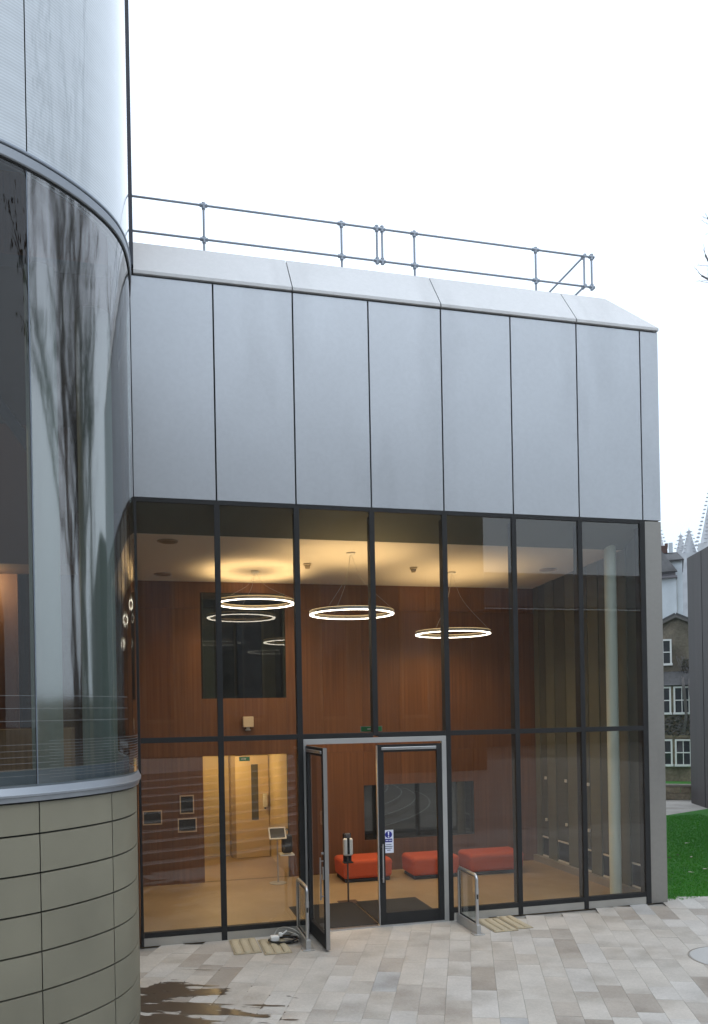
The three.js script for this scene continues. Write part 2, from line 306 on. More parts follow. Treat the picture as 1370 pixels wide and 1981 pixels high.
  // blue mandatory notice on the shut leaf
  {
    const c = document.createElement('canvas'); c.width = 160; c.height = 384; const k = c.getContext('2d');
    k.fillStyle = '#dfe3f2'; k.fillRect(0, 0, 160, 384); k.fillStyle = '#0b1a86';
    k.beginPath(); k.arc(80, 76, 58, 0, 7); k.fill(); k.fillRect(22, 146, 118, 58);
    k.fillStyle = '#eef0fa'; k.beginPath(); k.moveTo(68, 26); k.lineTo(92, 26); k.lineTo(86, 92); k.lineTo(74, 92); k.fill(); k.beginPath(); k.arc(80, 112, 11, 0, 7); k.fill();
    k.fillRect(32, 168, 44, 12); k.fillRect(86, 168, 46, 12);
    k.fillStyle = '#26405e'; k.fillRect(34, 240, 92, 10); k.fillRect(18, 270, 124, 11); k.fillRect(24, 300, 112, 12); k.fillRect(52, 332, 58, 11);
    const t = new THREE.CanvasTexture(c); t.colorSpace = THREE.SRGBColorSpace;
    const g = new THREE.PlaneGeometry(0.158, 0.36); g.translate(-0.905, 1.315, 0.0085);
    part(shut, 'notice', g, std([1, 1, 1], 0.5, { map: t }), 'white notice with a blue exclamation mark disc');
    part(shut, 'notice_back', box(-0.985, -0.825, 1.134, 1.496, 0.002, 0.0075), M.white);
  }
  // foyer shell
  part(pav, 'floor', box(0.0, 8.57, -0.05, 0.022, -4.3, -0.06), M.floor);
  part(pav, 'threshold', box(2.50, 4.70, 0.0, 0.026, -0.059, 0.03), M.steel);
  part(pav, 'ceiling', plate([[-0.1, 6.2, -0.75], [8.545, 6.2, -0.75], [8.545, 6.04, -4.32], [-0.1, 6.04, -4.32]], -0.08), M.ceiling);
  part(pav, 'soffit', plate([[-0.02, 6.202, -0.745], [8.545, 6.202, -0.745], [8.545, 6.53, -0.06], [-0.02, 6.53, -0.06]].reverse(), -0.05), M.soffit);
  part(pav, 'left_wall', box(-0.11, -0.012, 0, 6.5, -4.4, -0.05), woodTones[1]);
  const wall = group(pav, 'timber_wall');
  part(wall, 'backing', holed(-0.02, 8.57, 0.0, 6.08, [[1.235, 2.95, 0.02, 2.545], [1.27, 2.95, 3.70, 5.83], [4.56, 7.04, 0.68, 1.83]], -4.42, -4.325), M.gap);
  const cols = [0, 0.62, 1.235, 2.09, 2.95, 3.72, 4.56, 5.39, 6.22, 7.04, 7.80, 8.56];
  cols.slice(0, -1).forEach((a, i) => {
    const b = cols[i + 1], dr = a >= 1.2 && b <= 3, ni = a >= 4.5 && b <= 7.1;
    const rows = dr ? [[2.545, 3.70], [5.83, 6.08]] : ni ? [[0.02, 0.68], [1.83, 2.545], [2.545, 5.5], [5.5, 6.075]] : [[0.02, 2.545], [2.545, 5.5], [5.5, 6.075]];
    for (const [y0, y1] of rows) { const w = woodTones[Math.floor(rnd() * 4)]; const g = box(a + 0.0015, b - 0.0015, y0 + 0.002, y1 - 0.002, -4.325, -4.30); part(wall, 'wood_panel', boxUV(g, rr(0, 5), rr(0, 5)), w); }
  });
  // upper inner window onto a dark room
  const win = group(pav, 'inner_window');
  part(win, 'glass', sheet(1.27, 2.95, 3.70, 5.83, -4.36), phy([0.4, 0.43, 0.42], 0, { transmission: 1, thickness: 0, ior: 2.1 }));
  part(win, 'room', [box(1.1, 3.1, 3.5, 3.6, -7, -4.43), box(1.1, 3.1, 5.9, 6.0, -7, -4.43), box(1.1, 3.1, 3.6, 5.9, -7.1, -7), box(1.0, 1.1, 3.5, 6, -7, -4.43), box(3.1, 3.2, 3.5, 6, -7, -4.43)], M.olive);
  for (const [a, b] of [[1.272, 1.30], [2.92, 2.948]]) part(win, 'reveal', box(a, b, 3.702, 5.828, -4.5, -4.37), M.teal);
  part(win, 'blind', box(1.32, 1.56, 3.62, 5.6, -5.0, -4.96), M.teal); part(win, 'curtain', box(2.6, 2.88, 3.62, 5.7, -5.3, -5.25), M.oliveB);
  // recessed black screen
  const ni = group(pav, 'wall_niche');
  part(ni, 'recess', [box(4.50, 7.10, 0.60, 1.90, -4.72, -4.66), box(4.50, 4.56, 0.6, 1.9, -4.66, -4.43), box(7.04, 7.10, 0.6, 1.9, -4.66, -4.43), box(4.56, 7.04, 0.60, 0.68, -4.66, -4.43), box(4.56, 7.04, 1.83, 1.90, -4.66, -4.43)], M.soffit);
  part(ni, 'screen', sheet(4.56, 7.04, 0.68, 1.83, -4.40), phy([0.018, 0.02, 0.02], 0.05, { clearcoat: 1, ior: 1.7 }));
  // lit corridor behind the doorway
  const cor = group(pav, 'corridor');
  part(cor, 'corridor_wall', [box(1.12, 1.234, 0, 2.7, -7.4, -4.43), box(2.951, 3.05, 0, 2.7, -7.4, -4.43), box(1.12, 3.05, 0, 2.7, -7.5, -7.401)], M.cream);
  part(cor, 'corridor_floor', box(1.12, 3.05, -0.05, 0.02, -7.4, -4.301), M.floor);
  part(cor, 'corridor_ceiling', box(1.235, 2.95, 2.62, 2.70, -7.4, -4.43), M.ceiling);
  part(cor, 'corridor_door', box(2.15, 2.93, 0.03, 2.4, -6.9, -6.86), std([0.66, 0.52, 0.30], 0.6));
  part(cor, 'vision_panel', box(2.52, 2.68, 0.9, 2.2, -6.859, -6.852), std([0.10, 0.09, 0.05], 0.2));
  part(cor, 'door_jamb', box(2.05, 2.15, 0.03, 2.5, -7.39, -6.86), std([0.30, 0.22, 0.12], 0.7));
  // right inner wall: tall leaves with dark gaps, low outlets, a pale column
  const rw = group(pav, 'louvre_wall');
  part(rw, 'backing', box(8.545, 8.578, 0, 6.5, -4.3, -0.06), M.gap);
  const gz = [-4.28, -3.75, -2.88, -2.0, -1.13, -0.08];
  for (let i = 0; i < 5; i++) {
    const a = gz[i] + 0.025, b = gz[i + 1] - 0.025, m = a + (b - a) * 0.46;
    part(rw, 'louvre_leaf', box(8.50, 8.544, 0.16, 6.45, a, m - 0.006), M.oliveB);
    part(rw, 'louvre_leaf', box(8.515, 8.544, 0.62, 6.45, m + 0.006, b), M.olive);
    for (const y of [0.16, 0.57]) part(rw, 'outlet_trim', box(8.515, 8.543, y, y + 0.03, m + 0.01, b), M.white);
    for (const y of [0.95, 1.85]) part(rw, 'bracket', box(8.47, 8.50, y, y + 0.06, b - 0.03, b + 0.03), M.white);
  }
  part(rw, 'wall_foot', box(8.42, 8.544, 0.022, 0.155, -4.29, -0.06), M.skirt);
  part(pav, 'column', [lathe([[0, 0.02], [0.105, 0.02], [0.105, 6.3], [0, 6.3]], 32).translate(8.24, 0, -0.72)], M.column);
}

// ───────────────────────── the curved building on the left ─────────────────────────
const curve = (() => {
  const c = new THREE.CatmullRomCurve3([[-12, 5.02], [-8, 5.02], [-5, 5.02], [-3.3, 5.01], [-2.6, 4.985], [-1.9, 4.89], [-1.16, 4.655], [-0.847, 4.46], [-0.5, 4.155], [-0.205, 3.782], [-0.055, 3.46], [0.005, 3.12], [0.025, 2.75], [0.02, 2.35], [-0.02, 1.85], [-0.09, 1.2], [-0.16, 0.3]].map(([x, z]) => V(x, 0, z)), false, 'centripetal');
  let p = c.getSpacedPoints(480);
  for (let k = 0; k < 60; k++) p = p.map((q, i) => i && i < 480 ? q.clone().multiplyScalar(0.5).addScaledVector(p[i - 1], 0.25).addScaledVector(p[i + 1], 0.25) : q);
  const S = [0]; for (let i = 1; i <= 480; i++) S.push(S[i - 1] + p[i].distanceTo(p[i - 1]));
  const at = (s) => { s = Math.max(0, Math.min(S[480], s)); let i = Math.min(479, Math.max(0, S.findIndex((v) => v > s) - 1)); if (s >= S[480]) i = 479; const t = (s - S[i]) / (S[i + 1] - S[i]); return p[i].clone().lerp(p[i + 1], t); };
  const dir = (s) => at(s + 0.03).sub(at(s - 0.03)).normalize();
  const near = (x, z) => { let b = 0, d = 9e9; p.forEach((q, i) => { const e = Math.hypot(q.x - x, q.z - z); if (e < d) { d = e; b = i; } }); return S[b]; };
  return { at, dir, near, L: S[480] };
})();
function sweep(s0, s1, prof, step = 0.04) {                          // prof: closed polygon of [outwards, y], counter-clockwise seen with outwards to the right
  const n = Math.max(2, Math.ceil((s1 - s0) / step)), rows = [], pos = [], nor = [], uv = [];
  for (let i = 0; i <= n; i++) { const s = s0 + (s1 - s0) * i / n, c = curve.at(s), t = curve.dir(s); rows.push({ s, c, n: V(-t.z, 0, t.x) }); }
  const pt = (r, q) => [r.c.x + r.n.x * q[0], q[1], r.c.z + r.n.z * q[0]];
  for (let k = 0; k < prof.length; k++) {
    const a = prof[k], b = prof[(k + 1) % prof.length], dx = b[0] - a[0], dy = b[1] - a[1], l = Math.hypot(dx, dy), no = dy / l, ny = -dx / l;
    for (let i = 0; i < n; i++) {
      const q = rows[i], r = rows[i + 1], P = [pt(q, a), pt(r, a), pt(r, b), pt(q, b)], N = [q, r, r, q].map((w) => [w.n.x * no, ny, w.n.z * no]);
      const T = [[q.s, a], [r.s, a], [r.s, b], [q.s, b]].map(([s, w]) => [s, Math.abs(dy) > Math.abs(dx) ? w[1] : w[0]]);
      for (const j of [0, 1, 2, 0, 2, 3]) { pos.push(...P[j]); nor.push(...N[j]); uv.push(...T[j]); }
    }
  }
  for (const [r, f] of [[rows[0], -1], [rows[n], 1]]) {              // end caps
    const t = [r.n.z * f, 0, -r.n.x * f];
    for (let k = 1; k < prof.length - 1; k++) { const q = f < 0 ? [0, k + 1, k] : [0, k, k + 1]; for (const j of q) { pos.push(...pt(r, prof[j])); nor.push(...t); uv.push(prof[j][0], prof[j][1]); } }
  }
  const g = new THREE.BufferGeometry();
  g.setAttribute('position', new THREE.BufferAttribute(new Float32Array(pos), 3)); g.setAttribute('normal', new THREE.BufferAttribute(new Float32Array(nor), 3)); g.setAttribute('uv', new THREE.BufferAttribute(new Float32Array(uv), 2)); return g;
}
const rect = (o0, o1, y0, y1) => [[o0, y0], [o1, y0], [o1, y1], [o0, y1]];
function ribbon(s0, s1, off, y0, y1, step = 0.04) {                  // one sheet of curved glass
  const n = Math.ceil((s1 - s0) / step), pos = [], nor = [], uv = [], idx = [];
  for (let i = 0; i <= n; i++) { const s = s0 + (s1 - s0) * i / n, c = curve.at(s), t = curve.dir(s); for (const y of [y0, y1]) { pos.push(c.x - t.z * off, y, c.z + t.x * off); nor.push(-t.z, 0, t.x); uv.push(s, y); } if (i < n) { const k = 2 * i; idx.push(k, k + 2, k + 3, k, k + 3, k + 1); } }
  const g = new THREE.BufferGeometry(); g.setAttribute('position', new THREE.BufferAttribute(new Float32Array(pos), 3)); g.setAttribute('normal', new THREE.BufferAttribute(new Float32Array(nor), 3)); g.setAttribute('uv', new THREE.BufferAttribute(new Float32Array(uv), 2)); g.setIndex(idx); return flat(g);
}
const cur = thing('curved_building', 'tall building with a rounded corner of curved glass above tan panels', 'building');
{
  const L = curve.L, sa = curve.near(-0.847, 4.46), sb = curve.near(-0.205, 3.782), pw = 0.935;
  const joints = [0]; for (let s = sa - 8 * pw; s < sa - 0.1; s += pw) if (s > 0.2) joints.push(s); joints.push(sa, sb); for (let s = sb + pw; s < L - 0.4; s += pw) joints.push(s); joints.push(L);
  const rows = [0.0]; for (let k = 6; k >= 0; k--) rows.push(2.312 - 0.36 * k); rows.push(2.605);
  const base = group(cur, 'clad_base');
  part(base, 'backing', sweep(0, L, rect(-0.17, -0.085, 0, 2.6), 0.1), M.gap);
  const cm = [0, 1, 2].map((i) => std([0.262 + 0.006 * i, 0.246 + 0.006 * i, 0.182 + 0.005 * i], 0.72, { map: T.mottle, bumpMap: T.rough, bumpScale: 0.0012 }));
  for (let i = 0; i < joints.length - 1; i++) for (let k = 0; k < rows.length - 1; k++)
    part(base, 'cladding_panel', sweep(joints[i] + 0.005, joints[i + 1] - 0.005, rect(-0.084, -0.03, rows[k] + 0.009, rows[k + 1] - 0.009), 0.06), cm[Math.floor(rnd() * 3)]);
  part(cur, 'sill', sweep(0, L, [[-0.10, 2.615], [0.0, 2.615], [0.006, 2.655], [0.02, 2.662], [0.022, 2.682], [0.016, 2.688], [-0.008, 2.745], [-0.10, 2.765]]), M.sill);
  part(cur, 'sill_upstand', sweep(0, L, rect(-0.16, -0.11, 2.62, 2.89)), std([0.20, 0.25, 0.31], 0.5, { metalness: 0.3 }));
  // clear glass storeys
  const gj = [0, sa - 5.6, sa - 2.8, sa - 0.02, L];
  for (let i = 0; i < 4; i++) part(cur, 'curved_pane', ribbon(gj[i] + (i ? 0.006 : 0), gj[i + 1] - (i < 3 ? 0.006 : 0), -0.01, 2.766, 8.355), i < 3 ? M.plainGlass : M.tintGlass);
  for (let i = 1; i < 4; i++) part(cur, 'pane_joint', sweep(gj[i] - 0.005, gj[i] + 0.005, rect(-0.03, -0.012, 2.766, 8.355), 0.01), M.galv);
  // storey ledge
  part(cur, 'ledge', sweep(0, L, [[-0.06, 8.375], [0.004, 8.375], [0.012, 8.385], [0.012, 8.468], [0.0, 8.476], [-0.06, 8.476]]), M.sill);
  part(cur, 'ledge_bead', sweep(0, L, [[-0.06, 8.484], [0.012, 8.484], [0.018, 8.492], [0.018, 8.506], [0.008, 8.515], [-0.06, 8.515]]), M.rail);
  for (let k = 0; k < 13; k++) part(cur, 'painted_reflection_line', sweep(k % 2 ? sa - 0.9 : sa + 0.1, sb + 1.1, rect(-0.0085, -0.0065, 2.82 + 0.028 * k, 2.8217 + 0.028 * k), 0.06), M.stepReflection);  // painted reflection: strips standing in for step nosings mirrored in the glass
  for (const y of [3.34, 3.455, 3.57]) part(cur, 'painted_reflection_line', sweep(sa - 1.6, sb + 0.35, rect(-0.0085, -0.0065, y, y + 0.0022), 0.06), M.stepReflection);  // three longer strips of the same painted step reflection
  part(cur, 'ledge_gap', sweep(0, L, rect(-0.06, -0.002, 8.356, 8.374), 0.08), M.gap);
  // white printed glass above
  for (let i = 0; i < 4; i++) part(cur, 'printed_pane', sweep(gj[i] + (i ? 0.006 : 0), gj[i + 1] - (i < 3 ? 0.006 : 0), rect(-0.05, -0.004, 8.525, 16)), M.frit);
  part(cur, 'upper_backing', sweep(0, L, rect(-0.12, -0.06, 8.38, 16), 0.1), M.galv);
  part(cur, 'corner_post', box(-0.045, 0.065, 9.9, 16, 0.02, 0.13), std([0.03, 0.035, 0.05], 0.5));
  part(cur, 'roof', [ground([[-12, 5.0], [-2.6, 4.95], [-1.2, 4.6], [-0.2, 3.7], [0, 3], [0, -8], [-12, -8]], 16.02)], M.galv);
  // inside: floor, ceiling, rear and side walls, columns, counter
  part(cur, 'upper_floor', box(-12, -0.16, 8.20, 8.34, -7.9, 3.0), std([0.07, 0.062, 0.05], 0.8));
  part(cur, 'floor', box(-12, -0.16, 2.35, 2.45, -7.9, 3.2), M.floor);
  part(cur, 'rear_wall', box(-12, -0.12, 0, 16, -8, -7.9), woodTones[3]);
  part(cur, 'party_wall', box(-0.155, -0.115, 0, 16, -7.9, 0.0), woodTones[1]);
  part(cur, 'inner_wall', box(-12, -2.0, 2.45, 5.9, -3.1, -3.0), std([0.11, 0.042, 0.02], 0.6, { map: T.wood }));
  part(cur, 'bulkhead', box(-12, -1.0, 5.9, 8.19, -3.0, -2.0), std([0.10, 0.05, 0.03], 0.8));
  part(cur, 'red_screen', box(-3.6, -2.45, 2.45, 4.1, -1.2, -1.1), std([0.42, 0.02, 0.018], 0.7));
  part(cur, 'counter', box(-5, -0.9, 2.45, 3.22, -0.4, 0.2), std([0.34, 0.22, 0.12], 0.6, { map: T.wood }));
  part(cur, 'slanted_beam', rod([-2.2, 8.1, 2.2], [-1.05, 6.3, 2.9], 0.08, 0.08, 4), std([0.02, 0.018, 0.016], 0.7));
  for (const [x, z, r] of [[-0.92, 3.0, 0.16], [-0.42, 2.1, 0.2]]) part(cur, 'column', lathe([[0, 2.46], [r, 2.46], [r, 8.2], [0, 8.2]], 36).translate(x, 0, z), M.teal);
}

// ───────────────────────── roof rails ─────────────────────────
function handrail(label, x0, x1, posts, ret) {
  const t = thing('roof_handrail', label, 'handrail', [0, 0, 0], 0, 'galvanised handrails on the roof edge'), z = -0.8, hi = 11.46, lo = 10.92, r = 0.018;
  const ends = [x0 < 1 ? null : x0, ret || x1 < 5 ? x1 : null].filter((v) => v !== null);
  part(t, 'top_rail', rod([x0, hi, z], [x1, hi, z], r), M.rail); part(t, 'lower_rail', rod([x0, lo, z], [x1, lo, z], r), M.rail);
  for (const x of ends) { part(t, 'end_upright', rod([x, lo, z], [x, hi, z], r), M.rail); for (const y of [lo, hi]) part(t, 'elbow', [rod([x, y - 0.05, z], [x, y + 0.05, z], 0.031), rod([x - 0.05, y, z], [x + 0.05, y, z], 0.03)], M.rail); }
  for (const x of posts) { part(t, 'post', rod([x, 10.42, z], [x, hi, z], r), M.rail); for (const y of [lo, hi]) part(t, 'tee_fitting', [rod([x - 0.06, y, z], [x + 0.06, y, z], 0.031), rod([x, y - 0.06, z], [x, y + 0.04, z], 0.03)], M.rail); part(t, 'foot', rod([x, 10.41, z], [x, 10.44, z], 0.06), M.rail); }
  if (ret) {
    const x = 7.88;
    for (const y of [lo, hi]) { part(t, 'return_rail', rod([x, y, z], [x, y, -5.5], r), M.rail); part(t, 'elbow', rod([x, y, z - 0.07], [x, y, z + 0.04], 0.031), M.rail); }
    for (const q of [z, -2.1, -5.0]) part(t, 'post', rod([x, q === z ? lo : 10.42, q], [x, hi, q], r), M.rail);
  }
}
handrail('galvanised roof handrail on the left, running behind the curved glass', -0.4, 4.02, [1.16, 3.41], false);
handrail('galvanised roof handrail on the right, turning back at the roof corner', 4.112, 8.03, [4.68, 6.93], true);

// ───────────────────────── ring lamps ─────────────────────────
const glow = new THREE.MeshStandardMaterial({ color: C(0.8, 0.8, 0.8), emissive: C(1, 0.92, 0.78), emissiveIntensity: 8 });
const upGlow = new THREE.MeshStandardMaterial({ color: C(0.8, 0.7, 0.5), emissive: C(1, 0.72, 0.36), emissiveIntensity: 1.5 });
const warm = C(1, 0.66, 0.30);
function ringLamp(x, y, z, label, up, tilt) {
  const t = thing('ring_lamp', label, 'pendant lamp', [x, y, z], 0, 'ring lamps hanging in the foyer'), R = 0.74, r = 0.682;
  part(t, 'ring_body', lathe([[r - 0.004, 0.0], [r - 0.004, 0.05], [R + 0.004, 0.05], [R + 0.004, 0.0], [R, 0.0], [R, 0.044], [r, 0.044], [r, 0.0], [r - 0.004, 0.0]], 72), M.alu);
  part(t, 'lamp_diffuser', lathe([[r, 0.004], [r, -0.012], [R, -0.012], [R, 0.004], [r, 0.004]], 72), glow);
  part(t, 'lamp_uplight', lathe([[r, 0.051], [R, 0.051], [R, 0.056], [r, 0.056], [r, 0.051]], 72), upGlow);
  const top = 6.2 - 0.0448 * (-z - 0.75) - 0.004 - y, m = [tilt, 0];
  for (let k = 0; k < 3; k++) { const a = k * 2.0944 + 0.3; part(t, 'suspension_cable', tube([[Math.cos(a) * 0.7, 0.085, Math.sin(a) * 0.7], [m[0] * 0.3 + Math.cos(a) * 0.2, top * 0.55, Math.sin(a) * 0.2], [m[0], top, 0]], 0.0025, 16, 5), M.alu); }
  part(t, 'ceiling_rose', lathe([[0, top - 0.035], [0.075, top - 0.035], [0.08, top], [0, top]], 24).translate(m[0], 0, 0), M.white);
  for (let k = 0; k < 10; k++) {
    const a = k * Math.PI / 5, q = (h, i, cone, d) => { const l = new THREE.SpotLight(warm, i, 0, cone, 1); l.position.set(x + Math.cos(a) * 0.70, y + h, z + Math.sin(a) * 0.70); l.target.position.set(l.position.x, y + h + d, l.position.z); l.castShadow = true; l.shadow.radius = 1.5; scene.add(l, l.target); };
    q(0.105, up * 0.95, 1.15, 1); q(-0.05, 1.15, 1.45, -1);
  }
}
ringLamp(2.2, 5.47, -3.2, 'glowing ring lamp hanging in front of the dark inner window', 1.1, 0);
ringLamp(3.66, 5.09, -1.55, 'glowing ring lamp hanging above the shut door leaf, the nearest of the three', 1.25, 0);
ringLamp(6.05, 4.88, -2.85, 'glowing ring lamp hanging lowest and farthest right over the red seats', 1.15, 0);
// corridor and upper storey lamps
function ceilingLamp(x, y, z, i, label, s = 0.14) {
  const t = thing('ceiling_lamp', label, 'ceiling lamp', [x, y, z]);
  part(t, 'rim', lathe([[s, 0], [s + 0.025, 0], [s + 0.025, -0.02], [s, -0.02], [s, 0]], 28), M.white);
  part(t, 'lamp_disc', lathe([[0, -0.012], [s, -0.012], [s, -0.002], [0, -0.002]], 28), upGlow);
  const l = new THREE.PointLight(C(1, 0.72, 0.34), i); l.position.set(x, y - 0.06, z); l.castShadow = true; l.shadow.radius = 3; scene.add(l);
}
ceilingLamp(1.75, 2.62, -5.9, 4.2, 'round ceiling lamp in the lit corridor behind the foyer', 0.16);
ceilingLamp(-4.6, 8.2, -0.6, 8.0, 'small round ceiling lamp inside the curved building, nearest the glass', 0.06);
ceilingLamp(-2.6, 5.88, -2.5, 9.0, 'small round ceiling lamp under the brown bulkhead of the curved building', 0.06);

// ───────────────────────── foyer furniture ─────────────────────────
function ottoman(x0, x1, z0, z1, label) {
  const t = thing('ottoman_seat', label, 'ottoman', [(x0 + x1) / 2, 0.022, (z0 + z1) / 2], 0, 'upholstered seats along the timber wall'), w = (x1 - x0) / 2, d = (z1 - z0) / 2;
  const g = soft(-w, w, 0.07, 0.44, -d, d, 0.075, 5); const p = g.attributes.position;
  for (let i = 0; i < p.count; i++) { const y = (p.getY(i) - 0.07) / 0.37, k = 1 - 0.03 * (1 - y); p.setX(i, p.getX(i) * k); p.setZ(i, p.getZ(i) * k); if (y > 0.95) p.setY(i, p.getY(i) + 0.014 * Math.cos(p.getX(i) / w * 1.5) * Math.cos(p.getZ(i) / d * 1.5)); }
  g.computeVertexNormals(); part(t, 'cushion', g, M.red);
  part(t, 'plinth', soft(-w + 0.05, w - 0.05, 0, 0.068, -d + 0.05, d - 0.05, 0.02), M.rubber);
  part(t, 'seam', [soft(-w + 0.004, w - 0.004, 0.36, 0.366, -d + 0.004, d - 0.004, 0.002, 1)], M.red);
}
ottoman(3.82, 4.85, -4.05, -3.25, 'bright orange red upholstered seat seen through the open doorway behind the dispenser stand');
ottoman(5.20, 6.22, -3.85, -3.1, 'orange red upholstered seat behind the shut glass door leaf');
ottoman(6.42, 7.62, -3.8, -3.08, 'orange red upholstered seat nearest the right-hand wall');
{
  const t = thing('dispenser_stand', 'grey stand with a white hand sanitiser dispenser just inside the open door', 'dispenser stand', [3.535, 0.022, -1.68]);
  part(t, 'base_plate', box(-0.17, 0.17, 0, 0.012, -0.14, 0.14, 0.004), std([0.13, 0.09, 0.07], 0.5, { metalness: 0.5 }));
  part(t, 'pole', rod([0, 0.01, 0], [0, 0.92, 0], 0.016), std([0.16, 0.14, 0.13], 0.45, { metalness: 0.6 }));
  part(t, 'drip_tray', [box(-0.085, 0.085, 0.70, 0.725, -0.05, 0.09, 0.008), box(-0.075, 0.075, 0.725, 1.22, -0.035, -0.012, 0.006)], M.rubber);
  const h = soft(-0.085, 0.085, 0.83, 1.14, -0.01, 0.085, 0.035, 4);
  part(t, 'dispenser', h, M.white); part(t, 'dispenser_cap', soft(-0.05, 0.05, 1.13, 1.22, -0.012, 0.05, 0.02, 3), std([0.10, 0.10, 0.11], 0.4));
  part(t, 'dispenser_front', soft(-0.022, 0.022, 0.86, 1.15, 0.05, 0.094, 0.012, 3), M.rubber);
}
function frame(x, y, w, h, label, art, grp = 'framed pictures on the timber wall') {
  const t = thing('picture_frame', label, 'picture', [x, y, -4.298], 0, grp), b = 0.022;
  part(t, 'frame', [box(-w / 2, w / 2, h / 2 - b, h / 2, 0, 0.03), box(-w / 2, w / 2, -h / 2, -h / 2 + b, 0, 0.03), box(-w / 2, -w / 2 + b, -h / 2 + b, h / 2 - b, 0, 0.03), box(w / 2 - b, w / 2, -h / 2 + b, h / 2 - b, 0, 0.03)], std([0.62, 0.47, 0.33], 0.5));
  part(t, 'picture', sheet(-w / 2 + b, w / 2 - b, -h / 2 + b, h / 2 - b, 0.012), art);
}
const artTex = (n) => tex(128, (u, v) => { const b = Math.abs(v - 0.62) < 0.03 ? 0.28 : 0, c = Math.hypot(u - 0.5, v - 0.35 - 0.1 * n) < 0.16 ? 0.2 : 0; const a = 0.07 + 0.16 * fbm(u, v, 6, 6, 4, 400 + n) + b * 0.6 + c; return [a, a * 1.0, a * 1.05]; }, [0.33, 0.3]);
const arts = [0, 1, 2].map((n) => std([1, 1, 1], 0.3, { map: artTex(n) }));
frame(0.235, 1.37, 0.37, 0.28, 'framed dark picture on its own at the left of the timber wall', arts[0]);
frame(0.905, 1.60, 0.28, 0.37, 'upright framed dark picture above another beside the lit doorway', arts[1]);
frame(0.905, 1.19, 0.37, 0.28, 'wide framed dark picture below the upright one beside the doorway', arts[2]);
{
  const t = thing('lectern_sign', 'white framed slanted sign on a thin stand in front of the lit corridor', 'sign stand', [2.62, 0.022, -3.75]);
  const g = new THREE.Group(); g.name = 'sign_panel'; g.position.set(0, 0.98, 0); g.rotation.x = -0.7; t.add(g);
  part(g, 'frame', [box(-0.17, 0.17, 0.11, 0.135, 0, 0.02), box(-0.17, 0.17, -0.135, -0.11, 0, 0.02), box(-0.17, -0.145, -0.11, 0.11, 0, 0.02), box(0.145, 0.17, -0.11, 0.11, 0, 0.02)], M.white);
  part(g, 'picture', sheet(-0.146, 0.146, -0.111, 0.111, 0.008), std([0.24, 0.19, 0.13], 0.5, { map: artTex(2) }));
  part(t, 'pole', rod([0, 0.0, 0], [0, 0.97, -0.01], 0.014), M.alu); part(t, 'foot', lathe([[0, 0], [0.17, 0], [0.17, 0.012], [0.02, 0.025], [0, 0.025]], 32), M.alu);
}
{
  const t = thing('wall_bag', 'dark rounded bag hanging beside the slanted sign at the corridor mouth', 'bag', [2.86, 0.75, -4.05]);
  part(t, 'bag_body', soft(-0.11, 0.11, -0.2, 0.18, -0.07, 0.07, 0.065, 5), M.rubber); part(t, 'bag_pocket', soft(-0.08, 0.08, -0.17, 0.0, 0.05, 0.10, 0.03, 4), M.rubber);
  part(t, 'strap', tube([[-0.05, 0.16, 0], [-0.03, 0.28, 0.0], [0.03, 0.28, 0], [0.05, 0.16, 0]], 0.01, 16, 6), M.rubber); part(t, 'ledge', box(-0.14, 0.14, -0.24, -0.215, -0.25, 0.09), M.white);
  part(t, 'hook', box(-0.012, 0.012, 0.26, 0.29, -0.25, 0.02), M.steel);
}
{
  const t = thing('wall_speaker', 'cream square loudspeaker box on the timber wall below the inner window', 'loudspeaker', [2.145, 3.21, -4.298]);
  part(t, 'speaker_box', soft(-0.105, 0.105, -0.10, 0.115, 0, 0.13, 0.015, 2), std([0.72, 0.62, 0.48], 0.6)); part(t, 'bracket', [box(-0.03, 0.03, -0.15, -0.10, 0.0, 0.06), box(-0.05, 0.05, -0.165, -0.14, 0, 0.03)], M.white);
}
for (const [x, y, z, r, label] of [[2.065, 2.47, -4.28, 0.11, 'small green exit sign over the lit corridor doorway'], [3.612, 3.10, -0.24, 0.18, 'small green exit sign behind the middle mullion, just above the transom']]) {
  const t = thing('exit_sign', label, 'exit sign', [x, y, z], 0, 'green exit signs');
  part(t, 'housing', box(-r, r, -0.045, 0.045, -0.015, 0.0), std([0.30, 0.32, 0.30], 0.5)); part(t, 'face', box(-r + 0.01, r - 0.01, -0.037, 0.037, 0.001, 0.006), std([0.02, 0.24, 0.07], 0.4));
  part(t, 'arrow', [box(-0.07, -0.005, -0.007, 0.007, 0.007, 0.009), plate([[0.0, -0.022, 0.009], [0.035, 0, 0.009], [0.0, 0.022, 0.009]], 0.002)], M.white);
  if (z > -1) part(t, 'stem', box(-0.008, 0.008, -0.13, -0.046, -0.01, -0.002), M.black);
}
for (const [x, z, label] of [[5.15, -2.55, 'small beige smoke detector on the foyer ceiling between the second and third lamps'], [3.07, -2.47, 'small beige smoke detector on the foyer ceiling between the first and second lamps']]) {
  const t = thing('smoke_detector', label, 'smoke detector', [x, 6.198 - 0.0448 * (-z - 0.75), z], 0, 'smoke detectors on the foyer ceiling');
  part(t, 'mount', lathe([[0, 0], [0.075, 0], [0.07, -0.03], [0, -0.03]], 24), std([0.5, 0.44, 0.34], 0.6)); part(t, 'sensor', lathe([[0, -0.09], [0.04, -0.09], [0.055, -0.031], [0, -0.031]], 24), std([0.38, 0.32, 0.24], 0.6));
}
